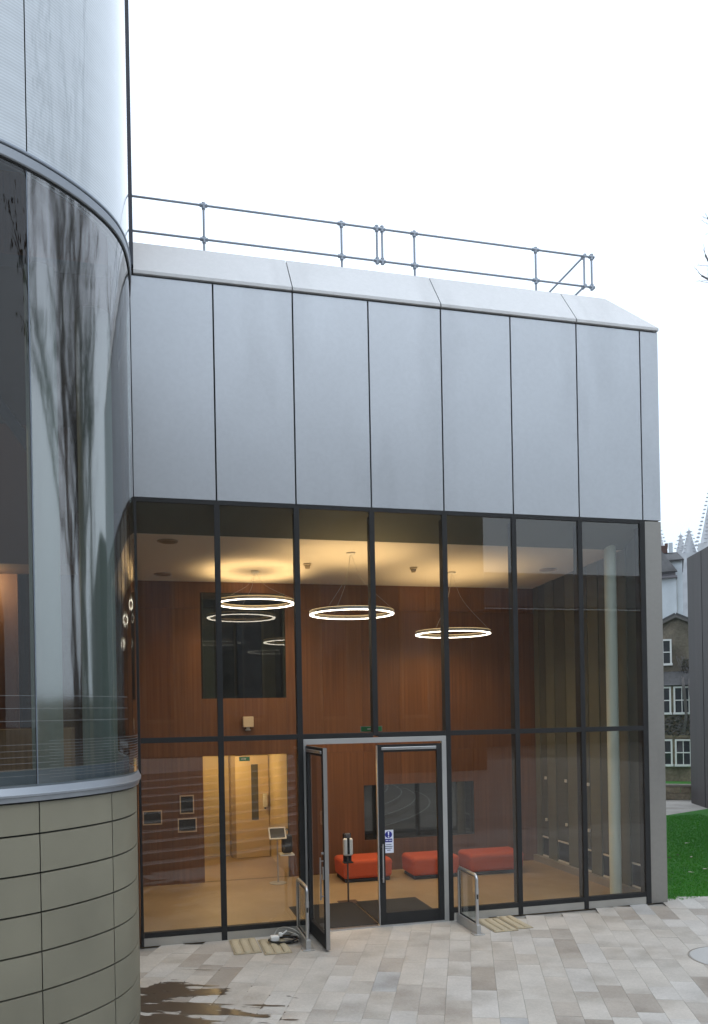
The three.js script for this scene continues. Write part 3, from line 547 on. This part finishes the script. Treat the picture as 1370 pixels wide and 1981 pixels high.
for (const [x, z, label] of [[0.52, -1.15, 'flat round ceiling speaker near the glass at the left of the foyer'], [0.5, -3.65, 'flat round ceiling speaker near the timber wall at the left of the foyer'], [7.9, -2.4, 'flat round ceiling speaker at the right of the foyer']]) {
  const t = thing('ceiling_speaker', label, 'ceiling speaker', [x, 6.196 - 0.0448 * (-z - 0.75), z], 0, 'round ceiling speakers');
  part(t, 'rim', lathe([[0.15, 0], [0.17, 0], [0.165, -0.014], [0.15, -0.014], [0.15, 0]], 32), std([0.45, 0.36, 0.26], 0.7)); part(t, 'grille', lathe([[0, -0.008], [0.15, -0.008], [0.15, -0.001], [0, -0.001]], 32), std([0.28, 0.21, 0.14], 0.8));
}
{
  const t = thing('corridor_dispenser', 'pale soap dispenser on the corridor door frame above the slanted sign', 'dispenser', [2.83, 1.35, -6.84]);
  part(t, 'body', soft(-0.05, 0.05, -0.16, 0.16, 0, 0.1, 0.02, 2), M.white); part(t, 'nozzle', box(-0.02, 0.02, -0.2, -0.16, 0.03, 0.07, 0.005), M.rubber);
}
for (const [x0, x1, z0, z1, label] of [[2.49, 3.60, -1.66, -0.07, 'dark brown door mat inside the open leaf'], [3.66, 4.75, -1.66, -0.07, 'dark grey door mat inside the shut leaf']]) {
  const t = thing('door_mat', label, 'door mat', [(x0 + x1) / 2, 0.0225, (z0 + z1) / 2], 0, 'entrance mats'), w = (x1 - x0) / 2, d = (z1 - z0) / 2;
  part(t, 'pile', box(-w, w, 0, 0.012, -d, d, 0.004), M.mat); part(t, 'edging', [box(-w - 0.02, -w, 0, 0.01, -d, d), box(w, w + 0.02, 0, 0.01, -d, d)], M.rubber);
}

// ───────────────────────── barriers, cable, drain cover ─────────────────────────
function barrier(x, label) {
  const t = thing('door_barrier', label, 'barrier', [x, 0, 0], 0, 'guard barriers either side of the doors');
  part(t, 'hoop', bent([[0, 0.06, 0.16], [0, 0.88, 0.16], [0, 0.88, 0.87], [0, 0.03, 0.87]], 0.026, 0.09), M.steel);
  part(t, 'infill_glass', box(-0.004, 0.004, 0.17, 0.82, 0.20, 0.83), M.clear);
  part(t, 'gasket', [box(-0.009, 0.009, 0.15, 0.17, 0.19, 0.84), box(-0.008, 0.008, 0.15, 0.83, 0.186, 0.198), box(-0.008, 0.008, 0.15, 0.83, 0.832, 0.844)], M.rubber);
  part(t, 'base_rail', [box(-0.035, 0.035, 0.0, 0.15, 0.10, 0.93, 0.008)], M.alu);
  part(t, 'foot_plate', box(-0.085, 0.085, 0.001, 0.014, 0.80, 0.96, 0.004), M.alu);
  part(t, 'collar', rod([0, 0.60, 0.87], [0, 0.68, 0.87], 0.031), M.steel); part(t, 'switch', box(-0.012, 0.012, 0.53, 0.60, 0.885, 0.90, 0.003), M.rubber);
}
barrier(2.30, 'steel hoop guard with glass infill left of the open door leaf, by the cable coil');
barrier(4.90, 'steel hoop guard with glass infill right of the shut door leaf');
{
  const t = thing('cable_coil', 'black cable coil with a pale plug adaptor lying by the left barrier', 'cable', [2.03, 0.006, 0.42]);
  const loop = (r, n, ph, wob) => { const p = []; for (let i = 0; i <= n * 14; i++) { const a = i / 14 * 6.283 + ph; p.push([Math.cos(a) * (r + wob * Math.sin(a * 1.7)), 0.014 + 0.012 * (i / 14) + 0.01 * Math.sin(a * 2.3) ** 2, Math.sin(a) * (r * 0.72 + wob * Math.cos(a * 1.3))]); } return p; };
  part(t, 'black_cable', tube(loop(0.19, 3, 0.3, 0.035), 0.012, 160, 7), M.rubber);
  const arc = []; for (let i = 0; i <= 20; i++) { const a = i / 20 * Math.PI; arc.push([0.06 + Math.cos(a) * 0.19, 0.03 + Math.sin(a) * 0.17, -0.05 + 0.1 * Math.sin(a * 2)]); }
  part(t, 'grey_cable', [tube(arc, 0.009, 60, 7), tube(arc.map(([x, y, z]) => [x * 0.8 + 0.03, y * 0.7 + 0.01, z + 0.07]), 0.009, 60, 7)], std([0.42, 0.41, 0.38], 0.5));
  part(t, 'adaptor', soft(-0.20, -0.07, 0.03, 0.11, -0.06, 0.05, 0.02, 3), M.white); part(t, 'plug', [soft(-0.08, -0.02, 0.09, 0.15, -0.03, 0.03, 0.015, 2), rod([-0.02, 0.12, 0], [0.05, 0.17, 0.0], 0.012)], M.white);
}
{
  const t = thing('drain_cover', 'large pale round stone cover set in the paving at the right edge', 'cover', [7.62, 0.0, 3.02]);
  part(t, 'disc', lathe([[0, 0.009], [0.50, 0.009], [0.515, 0.0], [0.515, -0.02], [0, -0.02]], 64), std([0.50, 0.50, 0.49], 0.7, { map: T.mottle })); part(t, 'rim', lathe([[0.52, 0.0045], [0.535, 0.0045], [0.535, -0.01], [0.52, -0.01], [0.52, 0.0045]], 64), M.grout);
}
[[12.97, -5.17, 0], [11.77, -3.85, 1], [11.37, -3.59, 1], [11.88, -3.52, 0], [10.77, -2.06, 0], [11.25, -2.25, 0]].forEach(([x, z, k], i) => {
  const where = ['farthest from the pavilion', 'dark one in the middle', 'dark one nearest the middle of the pier', 'pale one in the middle', 'pale one nearest the paving', 'pale one by the right edge'][i];
  const t = thing('fallen_leaf', 'fallen leaf on the bright lawn, ' + where, 'leaf', [x, 0.012, z], i * 1.3, 'leaves lying on the lawn');
  const g = new THREE.SphereGeometry(0.05, 8, 5); g.scale(1, 0.18, 0.55); part(t, 'blade', flat(g), k ? std([0.05, 0.03, 0.015], 0.8) : std([0.5, 0.48, 0.36], 0.8)); part(t, 'stalk', rod([0.045, 0, 0], [0.09, 0.012, 0.01], 0.004, 0.003, 5), k ? M.bark : M.buff);
});

// ───────────────────────── beyond the lawn ─────────────────────────
{
  const t = thing('dark_clad_building', 'windowless plum grey metal clad building at the right edge beyond the lawn', 'building');
  const P0 = [18.62, -12.57], P1 = [15.35, -2.5], back = [34, -17], q = [31, -3];
  const H = 8.55;
  const wallOf = (a, b) => plate([[a[0], -0.05, a[1]], [b[0], -0.05, b[1]], [b[0], H, b[1]], [a[0], H, a[1]]], 0.2);
  const far = [22.9, 0.6];
  const n = 9; for (let i = 0; i < n; i++) { const l = (k) => [P0[0] + (far[0] * 0 + 18.62 - 0.317 * 13 - P0[0]) * k, P0[1] + 13 * 0.94 * k]; const a = l(i / n), b = l((i + 1) / n - 0.004); part(t, 'wall_panel', plate([[b[0], -0.05, b[1]], [b[0], H, b[1]], [a[0], H, a[1]], [a[0], -0.05, a[1]]].reverse(), -0.05), M.plum); }
  part(t, 'body', plate([[P0[0] + 0.06, H - 0.03, P0[1]], [14.58, H - 0.03, -0.35], [30, H - 0.03, -0.35], [34, H - 0.03, -12.57]], H), M.plum);
}
{
  const N = 26000, g = new THREE.BufferGeometry(), v = [];
  for (let k = 0; k < 4; k++) { const a = k * 1.7, c = Math.cos(a), q = Math.sin(a), o = 0.012 * (k - 1.5), h = 0.03 + 0.006 * (k % 2); v.push(o - 0.004 * c, 0, o * 0.5 - 0.004 * q, o + 0.004 * c, 0, o * 0.5 + 0.004 * q, o + 0.012 * q, h, o * 0.5 + 0.012 * c); }
  g.setAttribute('position', new THREE.BufferAttribute(new Float32Array(v), 3)); g.computeVertexNormals();
  const im = new THREE.InstancedMesh(g, std([0.045, 0.25, 0.006], 0.9), N), m = new THREE.Matrix4(), col = new THREE.Color();
  for (let i = 0; i < N; i++) { let x, z; do { x = rr(8.84, 16.8); z = rr(-9.8, -0.02); } while (z < -0.02 - (x - 8.8) * 1.42 || z > 0.02 - (x - 8.8) * 0.20); m.makeRotationY(rr(0, 6.28)); m.scale(V(1, rr(0.6, 1.25), 1)); m.setPosition(x, -0.008, z); im.setMatrixAt(i, m); const d = 0.75 + 0.4 * rnd(); im.setColorAt(i, col.setRGB(d * rr(0.7, 1.5), d, d)); }
  im.name = numbered('grass_blades'); im.userData = { label: 'short bright green grass blades of the lawn', category: 'grass', kind: 'stuff' }; add(im);
}
function facing(px) { return Math.atan2(camera.position.x - px[0], camera.position.z - px[1]); }
function sash(parent, x0, x1, y0, y1, z, cols, rows, label) {
  const w = group(parent, 'window'); const fr = 0.075, b = [box(x0, x1, y1 - fr, y1, z, z + 0.09), box(x0 - 0.03, x1 + 0.03, y0 - 0.02, y0 + fr, z, z + 0.13), box(x0, x0 + fr, y0 + fr, y1 - fr, z, z + 0.09), box(x1 - fr, x1, y0 + fr, y1 - fr, z, z + 0.09)];
  for (let i = 1; i < cols; i++) { const x = x0 + (x1 - x0) * i / cols; b.push(box(x - 0.016, x + 0.016, y0 + fr, y1 - fr, z + 0.01, z + 0.06)); }
  for (let j = 1; j < rows; j++) { const y = y0 + (y1 - y0) * j / rows; b.push(box(x0 + fr, x1 - fr, y - 0.024, y + 0.024, z + 0.012, z + 0.065)); }
  part(w, 'frame', b, M.white); part(w, 'pane', sheet(x0 + fr, x1 - fr, y0 + fr, y1 - fr, z + 0.02), M.pane); if (label) w.userData.label = label; return w;
}
{
  const o = [23.6, -20.42], t = thing('stone_house', 'old roughcast gabled house with white sash windows and bare climber beyond the lawn', 'house', [o[0], 0, o[1]], facing(o));
  const gable = new THREE.Shape([[-2.6, 0], [2.8, 0], [2.8, 6.2], [0.15, 7.50], [-2.6, 6.15]].map((p) => new THREE.Vector2(...p)));
  const g = new THREE.ExtrudeGeometry(gable, { depth: 6, bevelEnabled: false }); g.translate(0, 0, -6); part(t, 'wall', boxUV(g), M.roughcast);
  part(t, 'roof', [plate([[-2.8, 6.10, 0.18], [0.15, 7.56, 0.18], [0.15, 7.56, -6], [-2.8, 6.10, -6]].reverse(), 0.09), plate([[0.15, 7.56, 0.18], [3.0, 6.16, 0.18], [3.0, 6.16, -6], [0.15, 7.56, -6]].reverse(), 0.09)].map((k) => k), M.slate);
  part(t, 'barge_board', [plate([[-2.8, 5.98, 0.20], [0.15, 7.44, 0.20], [0.15, 7.55, 0.20], [-2.8, 6.09, 0.20]], 0.05), plate([[0.15, 7.44, 0.20], [3.0, 6.04, 0.20], [3.0, 6.15, 0.20], [0.15, 7.55, 0.20]], 0.05)], std([0.13, 0.12, 0.11], 0.8));
  sash(t, -0.78, -0.04, 5.28, 6.46, 0.005, 2, 2);
  part(t, 'bay', box(-1.6, 0.78, 0.0, 4.32, 0.003, 0.45), M.oldStone);
  part(t, 'bay_roof', plate([[-1.75, 4.34, 0.62], [0.86, 4.34, 0.62], [0.80, 4.98, 0.01], [-1.7, 4.98, 0.01]], 0.06), M.slate);
  sash(t, 0.0, 0.70, 3.04, 4.28, 0.455, 2, 2); sash(t, -0.82, -0.10, 3.04, 4.28, 0.455, 2, 2);
  sash(t, 0.02, 0.72, 0.70, 1.90, 0.455, 2, 2); sash(t, -0.80, -0.08, 0.70, 1.90, 0.455, 2, 2);
  part(t, 'string_course', box(-1.62, 0.80, 1.98, 2.08, 0.455, 0.52), M.oldStone);
  const cl = []; for (let i = 0; i < 34; i++) { let x = rr(-0.7, 0.75), y = rr(2.1, 2.9), z = 0.47; const p = [[x, y, z]]; for (let k = 0; k < 6; k++) { x += rr(-0.2, 0.2); y += rr(-0.13, 0.13); p.push([Math.max(-1.2, Math.min(0.8, x)), Math.max(2.05, Math.min(3.0, y)), z + rr(0, 0.07)]); } cl.push(tube(p, rr(0.008, 0.024), 14, 5)); }
  for (let i = 0; i < 9; i++) { let x = rr(0.35, 0.75), y = 4.4; const p = [[x, 2.2, 0.5], [x + 0.1, 3.0, 0.62], [x, y, 0.66]]; for (let k = 0; k < 4; k++) { x += rr(-0.22, 0.16); y += rr(0.15, 0.4); p.push([x, y, 0.06 + rr(0, 0.06)]); } cl.push(tube(p, rr(0.008, 0.02), 20, 5)); }
  part(t, 'climber', cl, M.twig);
  part(t, 'climber_leaves', (() => { const l = []; for (let i = 0; i < 260; i++) { const s = rr(0.03, 0.09), q = new THREE.PlaneGeometry(s, s * 1.3); q.rotateX(rr(-1, 1)); q.rotateY(rr(-1, 1)); q.rotateZ(rr(0, 6)); const up = i > 200; q.translate(up ? rr(0.35, 0.85) : rr(-0.7, 0.8), up ? rr(5.0, 5.5) : rr(2.05, 2.95), up ? rr(0.03, 0.2) : rr(0.48, 0.58)); l.push(flat(q)); } return l; })(), std([0.06, 0.055, 0.035], 0.9), undefined, 'stuff');
}
{
  const o = [29.94, -29.42], t = thing('whitewashed_house', 'tall white rendered house with slate roofs behind the roughcast house', 'house', [o[0], 0, o[1]], facing(o));
  const X = (px, py) => (px + (1200 - py) * 0.0185 - 1297) * 0.03, Y = (py) => 8.4 + (1200 - py) * 0.03;
  part(t, 'wall', box(-6, X(1319, 1150), 0, Y(1082), -5, 0), M.whitewash);
  part(t, 'roof', [plate([[-6, Y(1084), 0.2], [X(1321, 1084), Y(1084), 0.2], [X(1309, 1062), Y(1060), -1.5], [-6, Y(1060), -1.5]], 0.1), plate([[X(1321, 1084), Y(1084), 0.2], [X(1321, 1084), Y(1084), -5], [X(1309, 1062), Y(1060), -3], [X(1309, 1062), Y(1060), -1.5]], 0.1)], M.slate);
  part(t, 'wing_wall', box(-6, X(1308, 1160), 0, Y(1121), 0.003, 0.5), M.whitewash);
  part(t, 'wing_eaves', [box(-6, X(1309, 1118), Y(1121) + 0.005, Y(1117), 0.01, 0.72), box(-6, X(1306, 1118), Y(1116.5), Y(1110), 0.01, 0.55)], std([0.16, 0.15, 0.16], 0.8));
  part(t, 'wing_roof', plate([[-6, Y(1109), 0.8], [X(1309, 1108), Y(1109), 0.8], [X(1279, 1062), Y(1062), 0.02], [-6, Y(1062), 0.02]], 0.1), M.slate);
  const ch = group(t, 'chimney'); part(ch, 'stack', box(X(1279, 1050), X(1291, 1050), Y(1062), Y(1047), -2.2, -1.2), M.brick); part(ch, 'pot', box(X(1286, 1045), X(1292, 1045), Y(1047) + 0.004, Y(1041), -1.9, -1.5), M.brick); part(ch, 'white_stack', box(X(1293, 1050), X(1301, 1050), Y(1062), Y(1042), -2.1, -1.25), M.whitewash);
  part(t, 'downpipe', box(X(1308.4, 1160), X(1309.6, 1160), Y(1190), Y(1122), 0.02, 0.12), M.alu);
}
{
  const o = [69, -82], t = thing('gothic_church', 'pale stone gothic church with crocketed pinnacles far behind the houses, its colour lightened for haze', 'church', [o[0], 0, o[1]], facing(o)), S = 0.0688;
  const X = (px, py) => (px + (1200 - py) * 0.0185 - 1321) * S, Y = (py) => 3.36 + (1366 - py) * S;
  const pinnacle = (px, top, foot, half, z, cw) => {
    const x = X(px, (top + foot) / 2), y1 = Y(top), y0 = Y(foot), g = [], h = y1 - y0, w = half * S;
    const c = new THREE.CylinderGeometry(0.05, w, h, 6); c.translate(x, (y0 + y1) / 2, z); g.push(flat(c));
    const n = Math.round(h / 0.48); for (let i = 0; i < n; i++) { const k = i / n, r = w * (1 - k) + 0.06; for (let j = 0; j < 6; j++) { const a = j * Math.PI / 3, s = new THREE.IcosahedronGeometry(cw * (1 - 0.4 * k), 0); s.scale(1.3, 0.8, 1.3); s.translate(x + Math.cos(a) * (r + cw * 0.6), y0 + h * k + 0.12, z + Math.sin(a) * (r + cw * 0.6)); g.push(flat(s)); } }
    const f = new THREE.IcosahedronGeometry(0.17, 0); f.scale(1.3, 0.8, 1.3); f.translate(x, y1 - 0.25, z); g.push(flat(f)); const f2 = new THREE.ConeGeometry(0.07, 0.5, 6); f2.translate(x, y1 + 0.1, z); g.push(flat(f2));
    part(t, 'pinnacle', g, M.hazyChurchStone);
    part(t, 'pinnacle_shaft', box(x - w, x + w, 0, y0, z - w, z + w), M.hazyChurchStone);
  };
  pinnacle(1281, 1014, 1062, 12, 0, 0.16); pinnacle(1321, 1035, 1064, 8, 0, 0.13); pinnacle(1335.5, 1034, 1080, 15, 2, 0.15); pinnacle(1376, 958, 1072, 27, 4, 0.2);
  part(t, 'tower', box(X(1322, 1140), X(1322, 1140) + 9, 0, Y(1112), -6, -0.9), M.hazyChurchStone);
  part(t, 'cornice', [box(X(1316, 1130), X(1316, 1130) + 9, Y(1133), Y(1130), -1, 0.4), box(X(1316, 1150), X(1316, 1150) + 9, Y(1149), Y(1146), -1, 0.4), box(X(1316, 1165), X(1316, 1165) + 9, Y(1172), Y(1169), -1, 0.3)], M.oldStone);
  for (let i = 0; i < 2; i++) { const w = group(t, 'window'); const a = X(1319 + i * 7, 1180); part(w, 'pane', box(a, a + 0.36, Y(1192), Y(1175), -0.89, -0.85), M.pane); part(w, 'frame', [box(a - 0.06, a, Y(1194), Y(1174), -0.89, -0.8), box(a + 0.36, a + 0.42, Y(1194), Y(1174), -0.89, -0.8), box(a, a + 0.36, Y(1184), Y(1183), -0.849, -0.8)], M.white); }
}
{
  const t = thing('garden_wall', 'low pale stone garden wall beside the path in front of the roughcast house', 'wall', [0, 0, 0]);
  const a = [16.9, -14.9], b = [20.6, -12.3], L = Math.hypot(b[0] - a[0], b[1] - a[1]), th = Math.atan2(-(b[1] - a[1]), b[0] - a[0]); t.position.set(a[0], 0, a[1]); t.rotation.y = th;
  for (let r = 0; r < 2; r++) for (let x = r ? -0.3 : 0; x < L; ) { const w = rr(0.5, 0.9); part(t, 'stone', box(Math.max(0, x) + 0.006, Math.min(L, x + w) - 0.006, r * 0.24, r * 0.24 + 0.232, -0.3, rr(-0.012, 0.012), 0.012), M.oldStone); x += w; }
  part(t, 'capping', box(-0.02, L, 0.474, 0.55, -0.34, 0.04, 0.012), std([0.24, 0.215, 0.18], 0.9, { map: T.stone }));
  struct('grass_bank', ground([[15, -17], [26, -10], [30, -16], [22, -24], [14, -21]].map(([x, z]) => [x, z]), 0.0), M.lawn).position.y = 0.005;
}

// ───────────────────────── trees ─────────────────────────
function limbs(out, p, d, len, r, depth, opt) {
  const n = 4; let a = p.clone(); const dir = d.clone();
  for (let i = 0; i < n; i++) {
    const b = a.clone().addScaledVector(dir, len / n), ra = r * (1 - 0.35 * i / n), rb = r * (1 - 0.35 * (i + 1) / n);
    if (opt.origin) { const w = V(...opt.origin).add(b); if (w.z < 12 && (w.x - 0.06) < 1.05 * (12.45 - w.z)) return; }
    out[depth >= opt.fine ? 1 : 0].push(rod(a.toArray(), b.toArray(), ra, rb, depth > 2 ? 4 : depth > 1 ? 5 : 8));
    if (depth >= opt.leafFrom) out[2].push(b.clone());
    if (depth < opt.max && i >= (depth ? 0 : opt.bare)) for (let k = 0; k < (depth ? 1 : 2); k++) {
      const q = dir.clone().add(V(rr(-1, 1), rr(-0.35, 0.75), rr(-1, 1)).multiplyScalar(opt.spread)).normalize(); limbs(out, b, q, len * rr(0.48, 0.68), rb * rr(0.42, 0.6), depth + 1, opt);
    }
    a = b; dir.add(V(rr(-1, 1), rr(-0.2, 0.5), rr(-1, 1)).multiplyScalar(0.14)).normalize();
  }
}
function tree(name, label, pos, h, r, opt, grp) {
  seed = 7000 + Math.round(pos[0] * 100 + pos[2] * 10);
  const t = thing(name, label, 'tree', pos, 0, grp), out = [[], [], []];
  limbs(out, V(0, -0.1, 0), V(rr(-0.05, 0.05), 1, rr(-0.05, 0.05)).normalize(), h, r, 0, { max: 4, fine: 3, leafFrom: 9, bare: 1, spread: 1.0, origin: pos, ...opt });
  part(t, 'trunk', out[0], M.bark); if (out[1].length) part(t, 'crown', out[1], M.twig);
  if (out[2].length) { const l = []; for (const p of out[2]) for (let k = 0; k < opt.leaves; k++) { const s = rr(0.18, 0.42), q = new THREE.PlaneGeometry(s, s); q.rotateX(rr(0, 6)); q.rotateY(rr(0, 6)); q.translate(p.x + rr(-1, 1) * 0.6, p.y + rr(-1, 1) * 0.5, p.z + rr(-1, 1) * 0.6); l.push(flat(q)); } part(t, 'foliage', l, M.leafDark, undefined, 'stuff'); }
  return t;
}
// bare tree whose twig ends reach in at the right edge of the picture
{
  const t = thing('bare_tree', 'leafless tree whose twig ends show against the white sky at the right', 'tree', [23.85, 0, -12.6]);
  const out = [[], [], []];
  out[0].push(rod([0, -0.1, 0], [-0.1, 9, 0.1], 0.42, 0.34), rod([-0.1, 9, 0.1], [-0.3, 15, 0.1], 0.34, 0.24), rod([-0.3, 15, 0.1], [-0.2, 23, 0], 0.24, 0.08));
  const branch = (pts, r) => { out[0].push(tube(pts, r, 24, 6)); const c = new THREE.CatmullRomCurve3(pts.map((p) => V(...p))); for (let k = 0; k < 12; k++) { const u = 0.35 + 0.65 * k / 11; const p = c.getPoint(u), d = c.getTangent(u).add(V(rr(-0.9, 0.9), rr(-0.5, 1.0), rr(-0.9, 0.9))).normalize(); limbs(out, p, d, rr(0.3, 0.6), r * 0.4 * (1.2 - u * 0.5), 3, { max: 4, fine: 3, leafFrom: 9, bare: 0, spread: 0.9 }); } };
  branch([[-0.3, 15, 0.1], [-1.6, 17.2, 0], [-2.9, 18.1, -0.5], [-3.35, 18.75, -0.7], [-3.75, 19.05, -0.84]], 0.032);
  branch([[-0.3, 15.6, 0.1], [-1.8, 18.2, 0], [-2.9, 19.0, -0.5], [-3.4, 19.35, -0.7], [-3.6, 19.8, -0.8]], 0.03);
  branch([[-0.2, 18, 0.1], [-1.6, 19.7, 0], [-2.8, 20.2, -0.5], [-3.3, 20.7, -0.7], [-3.5, 21.15, -0.75]], 0.03);
  for (let k = 0; k < 7; k++) limbs(out, V(-0.25, 14 + k, 0.05), V(rr(0.2, 1), rr(0.2, 0.8), rr(-1, 1)).normalize(), rr(2.5, 4), 0.09, 1, { max: 4, fine: 3, leafFrom: 9, bare: 0, spread: 0.9 });
  part(t, 'trunk', out[0], M.twig); part(t, 'crown', out[1], M.twig);
}
tree('bare_tree', 'tall leafless tree standing on the lawn out to the right, mirrored in the curved glass', [27, 0, 4.2], 18, 0.55, {});
tree('bare_tree', 'leafless tree with twin limbs behind the viewer on the right', [36, 0, 3], 17, 0.42, {});
tree('bare_tree', 'ivy clad leafless tree on the right behind the viewer, between the two plain leafless trees', [29, 0, 1.8], 18, 0.6, { leafFrom: 3, leaves: 2, max: 3 });
tree('bare_tree', 'thick ivy clad leafless tree on the lawn to the right, nearest the paving', [26.5, 0, 5.4], 17, 0.65, { leafFrom: 3, leaves: 2, max: 3 });
tree('bare_tree', 'slim leafless tree on the lawn to the right, farthest from the hall', [33, 0, -0.8], 16, 0.4, {});

// ───────────────────────── behind the viewer: steps and the hall that the glass mirrors ─────────────────────────
{
  const t = thing('stepped_terrace', 'curved stone steps with pale nosings rising to the terrace behind the viewer', 'steps'), c = [-4, 20];
  const arcStep = (R, r, y0, y1) => { const s = new THREE.Shape(); s.absarc(0, 0, R, Math.PI * 0.02, Math.PI * 0.98, false); s.absarc(0, 0, r, Math.PI * 0.98, Math.PI * 0.02, true); const g = new THREE.ExtrudeGeometry(s, { depth: y1 - y0, bevelEnabled: false, curveSegments: 48 }); g.rotateX(-Math.PI / 2); g.translate(c[0], y0, c[1]); return boxUV(g); };
  for (let k = 0; k < 11; k++) { const R = 14.75 - 0.5 * k, y = 0.16 * k; part(t, 'step', arcStep(R, R - 0.52, k ? y : -0.02, y + 0.16), M.path); part(t, 'nosing', arcStep(R - 0.02, R - 0.07, y + 0.161, y + 0.168), M.white); }
  part(t, 'terrace', arcStep(9.26, 0.1, -0.02, 1.76), M.path);
}
{
  const t = thing('stone_hall', 'long dark stone hall with tall windows behind the viewer, mirrored in the foyer glass', 'building', [0, 0, 31]);
  part(t, 'wall', box(-34, 19, -0.05, 16, 0, 8), std([0.15, 0.135, 0.11], 0.95, { map: T.render }));
  part(t, 'roof', plate([[-34, 16.02, -0.5], [19.4, 16.02, -0.5], [19.4, 21, 4.5], [-34, 21, 4.5]].reverse(), -0.2), M.slate);
  for (let i = 0; i < 11; i++) { const x = -32 + i * 4.6; const w = group(t, 'window'); part(w, 'frame', [box(x, x + 1.6, 3.0, 3.2, -0.12, -0.003), box(x, x + 0.12, 3.2, 11, -0.1, -0.003), box(x + 1.48, x + 1.6, 3.2, 11, -0.1, -0.003), box(x, x + 1.6, 11, 11.2, -0.12, -0.003)], M.oldStone); part(w, 'pane', box(x + 0.12, x + 1.48, 3.2, 11, -0.02, -0.002), M.pane); }
}
{
  const t = thing('added_far_range', 'unseen dark range added beyond the stone hall to keep sky out of the foyer glass', 'building', [0, 0, 60]);
  part(t, 'wall', box(20, 60, -0.05, 13, 0, 8), std([0.13, 0.12, 0.10], 0.95, { map: T.render }));  // added block, out of view, darkening what the right-hand panes mirror
  part(t, 'roof', plate([[20, 13.02, -0.4], [60, 13.02, -0.4], [60, 17, 4], [20, 17, 4]].reverse(), -0.2), M.slate);
}
{
  const t = thing('garden_boundary', 'low stone boundary wall with a hedge far out to the right', 'wall', [0, 0, 0]);
  part(t, 'wall', plate([[40, -0.05, -30], [44, -0.05, 24], [44, 4.5, 24], [40, 4.5, -30]], -0.4), M.oldStone);
}
scene.fog = new THREE.FogExp2(0xe4ebf2, 0.0009);
renderer.render(scene, camera);
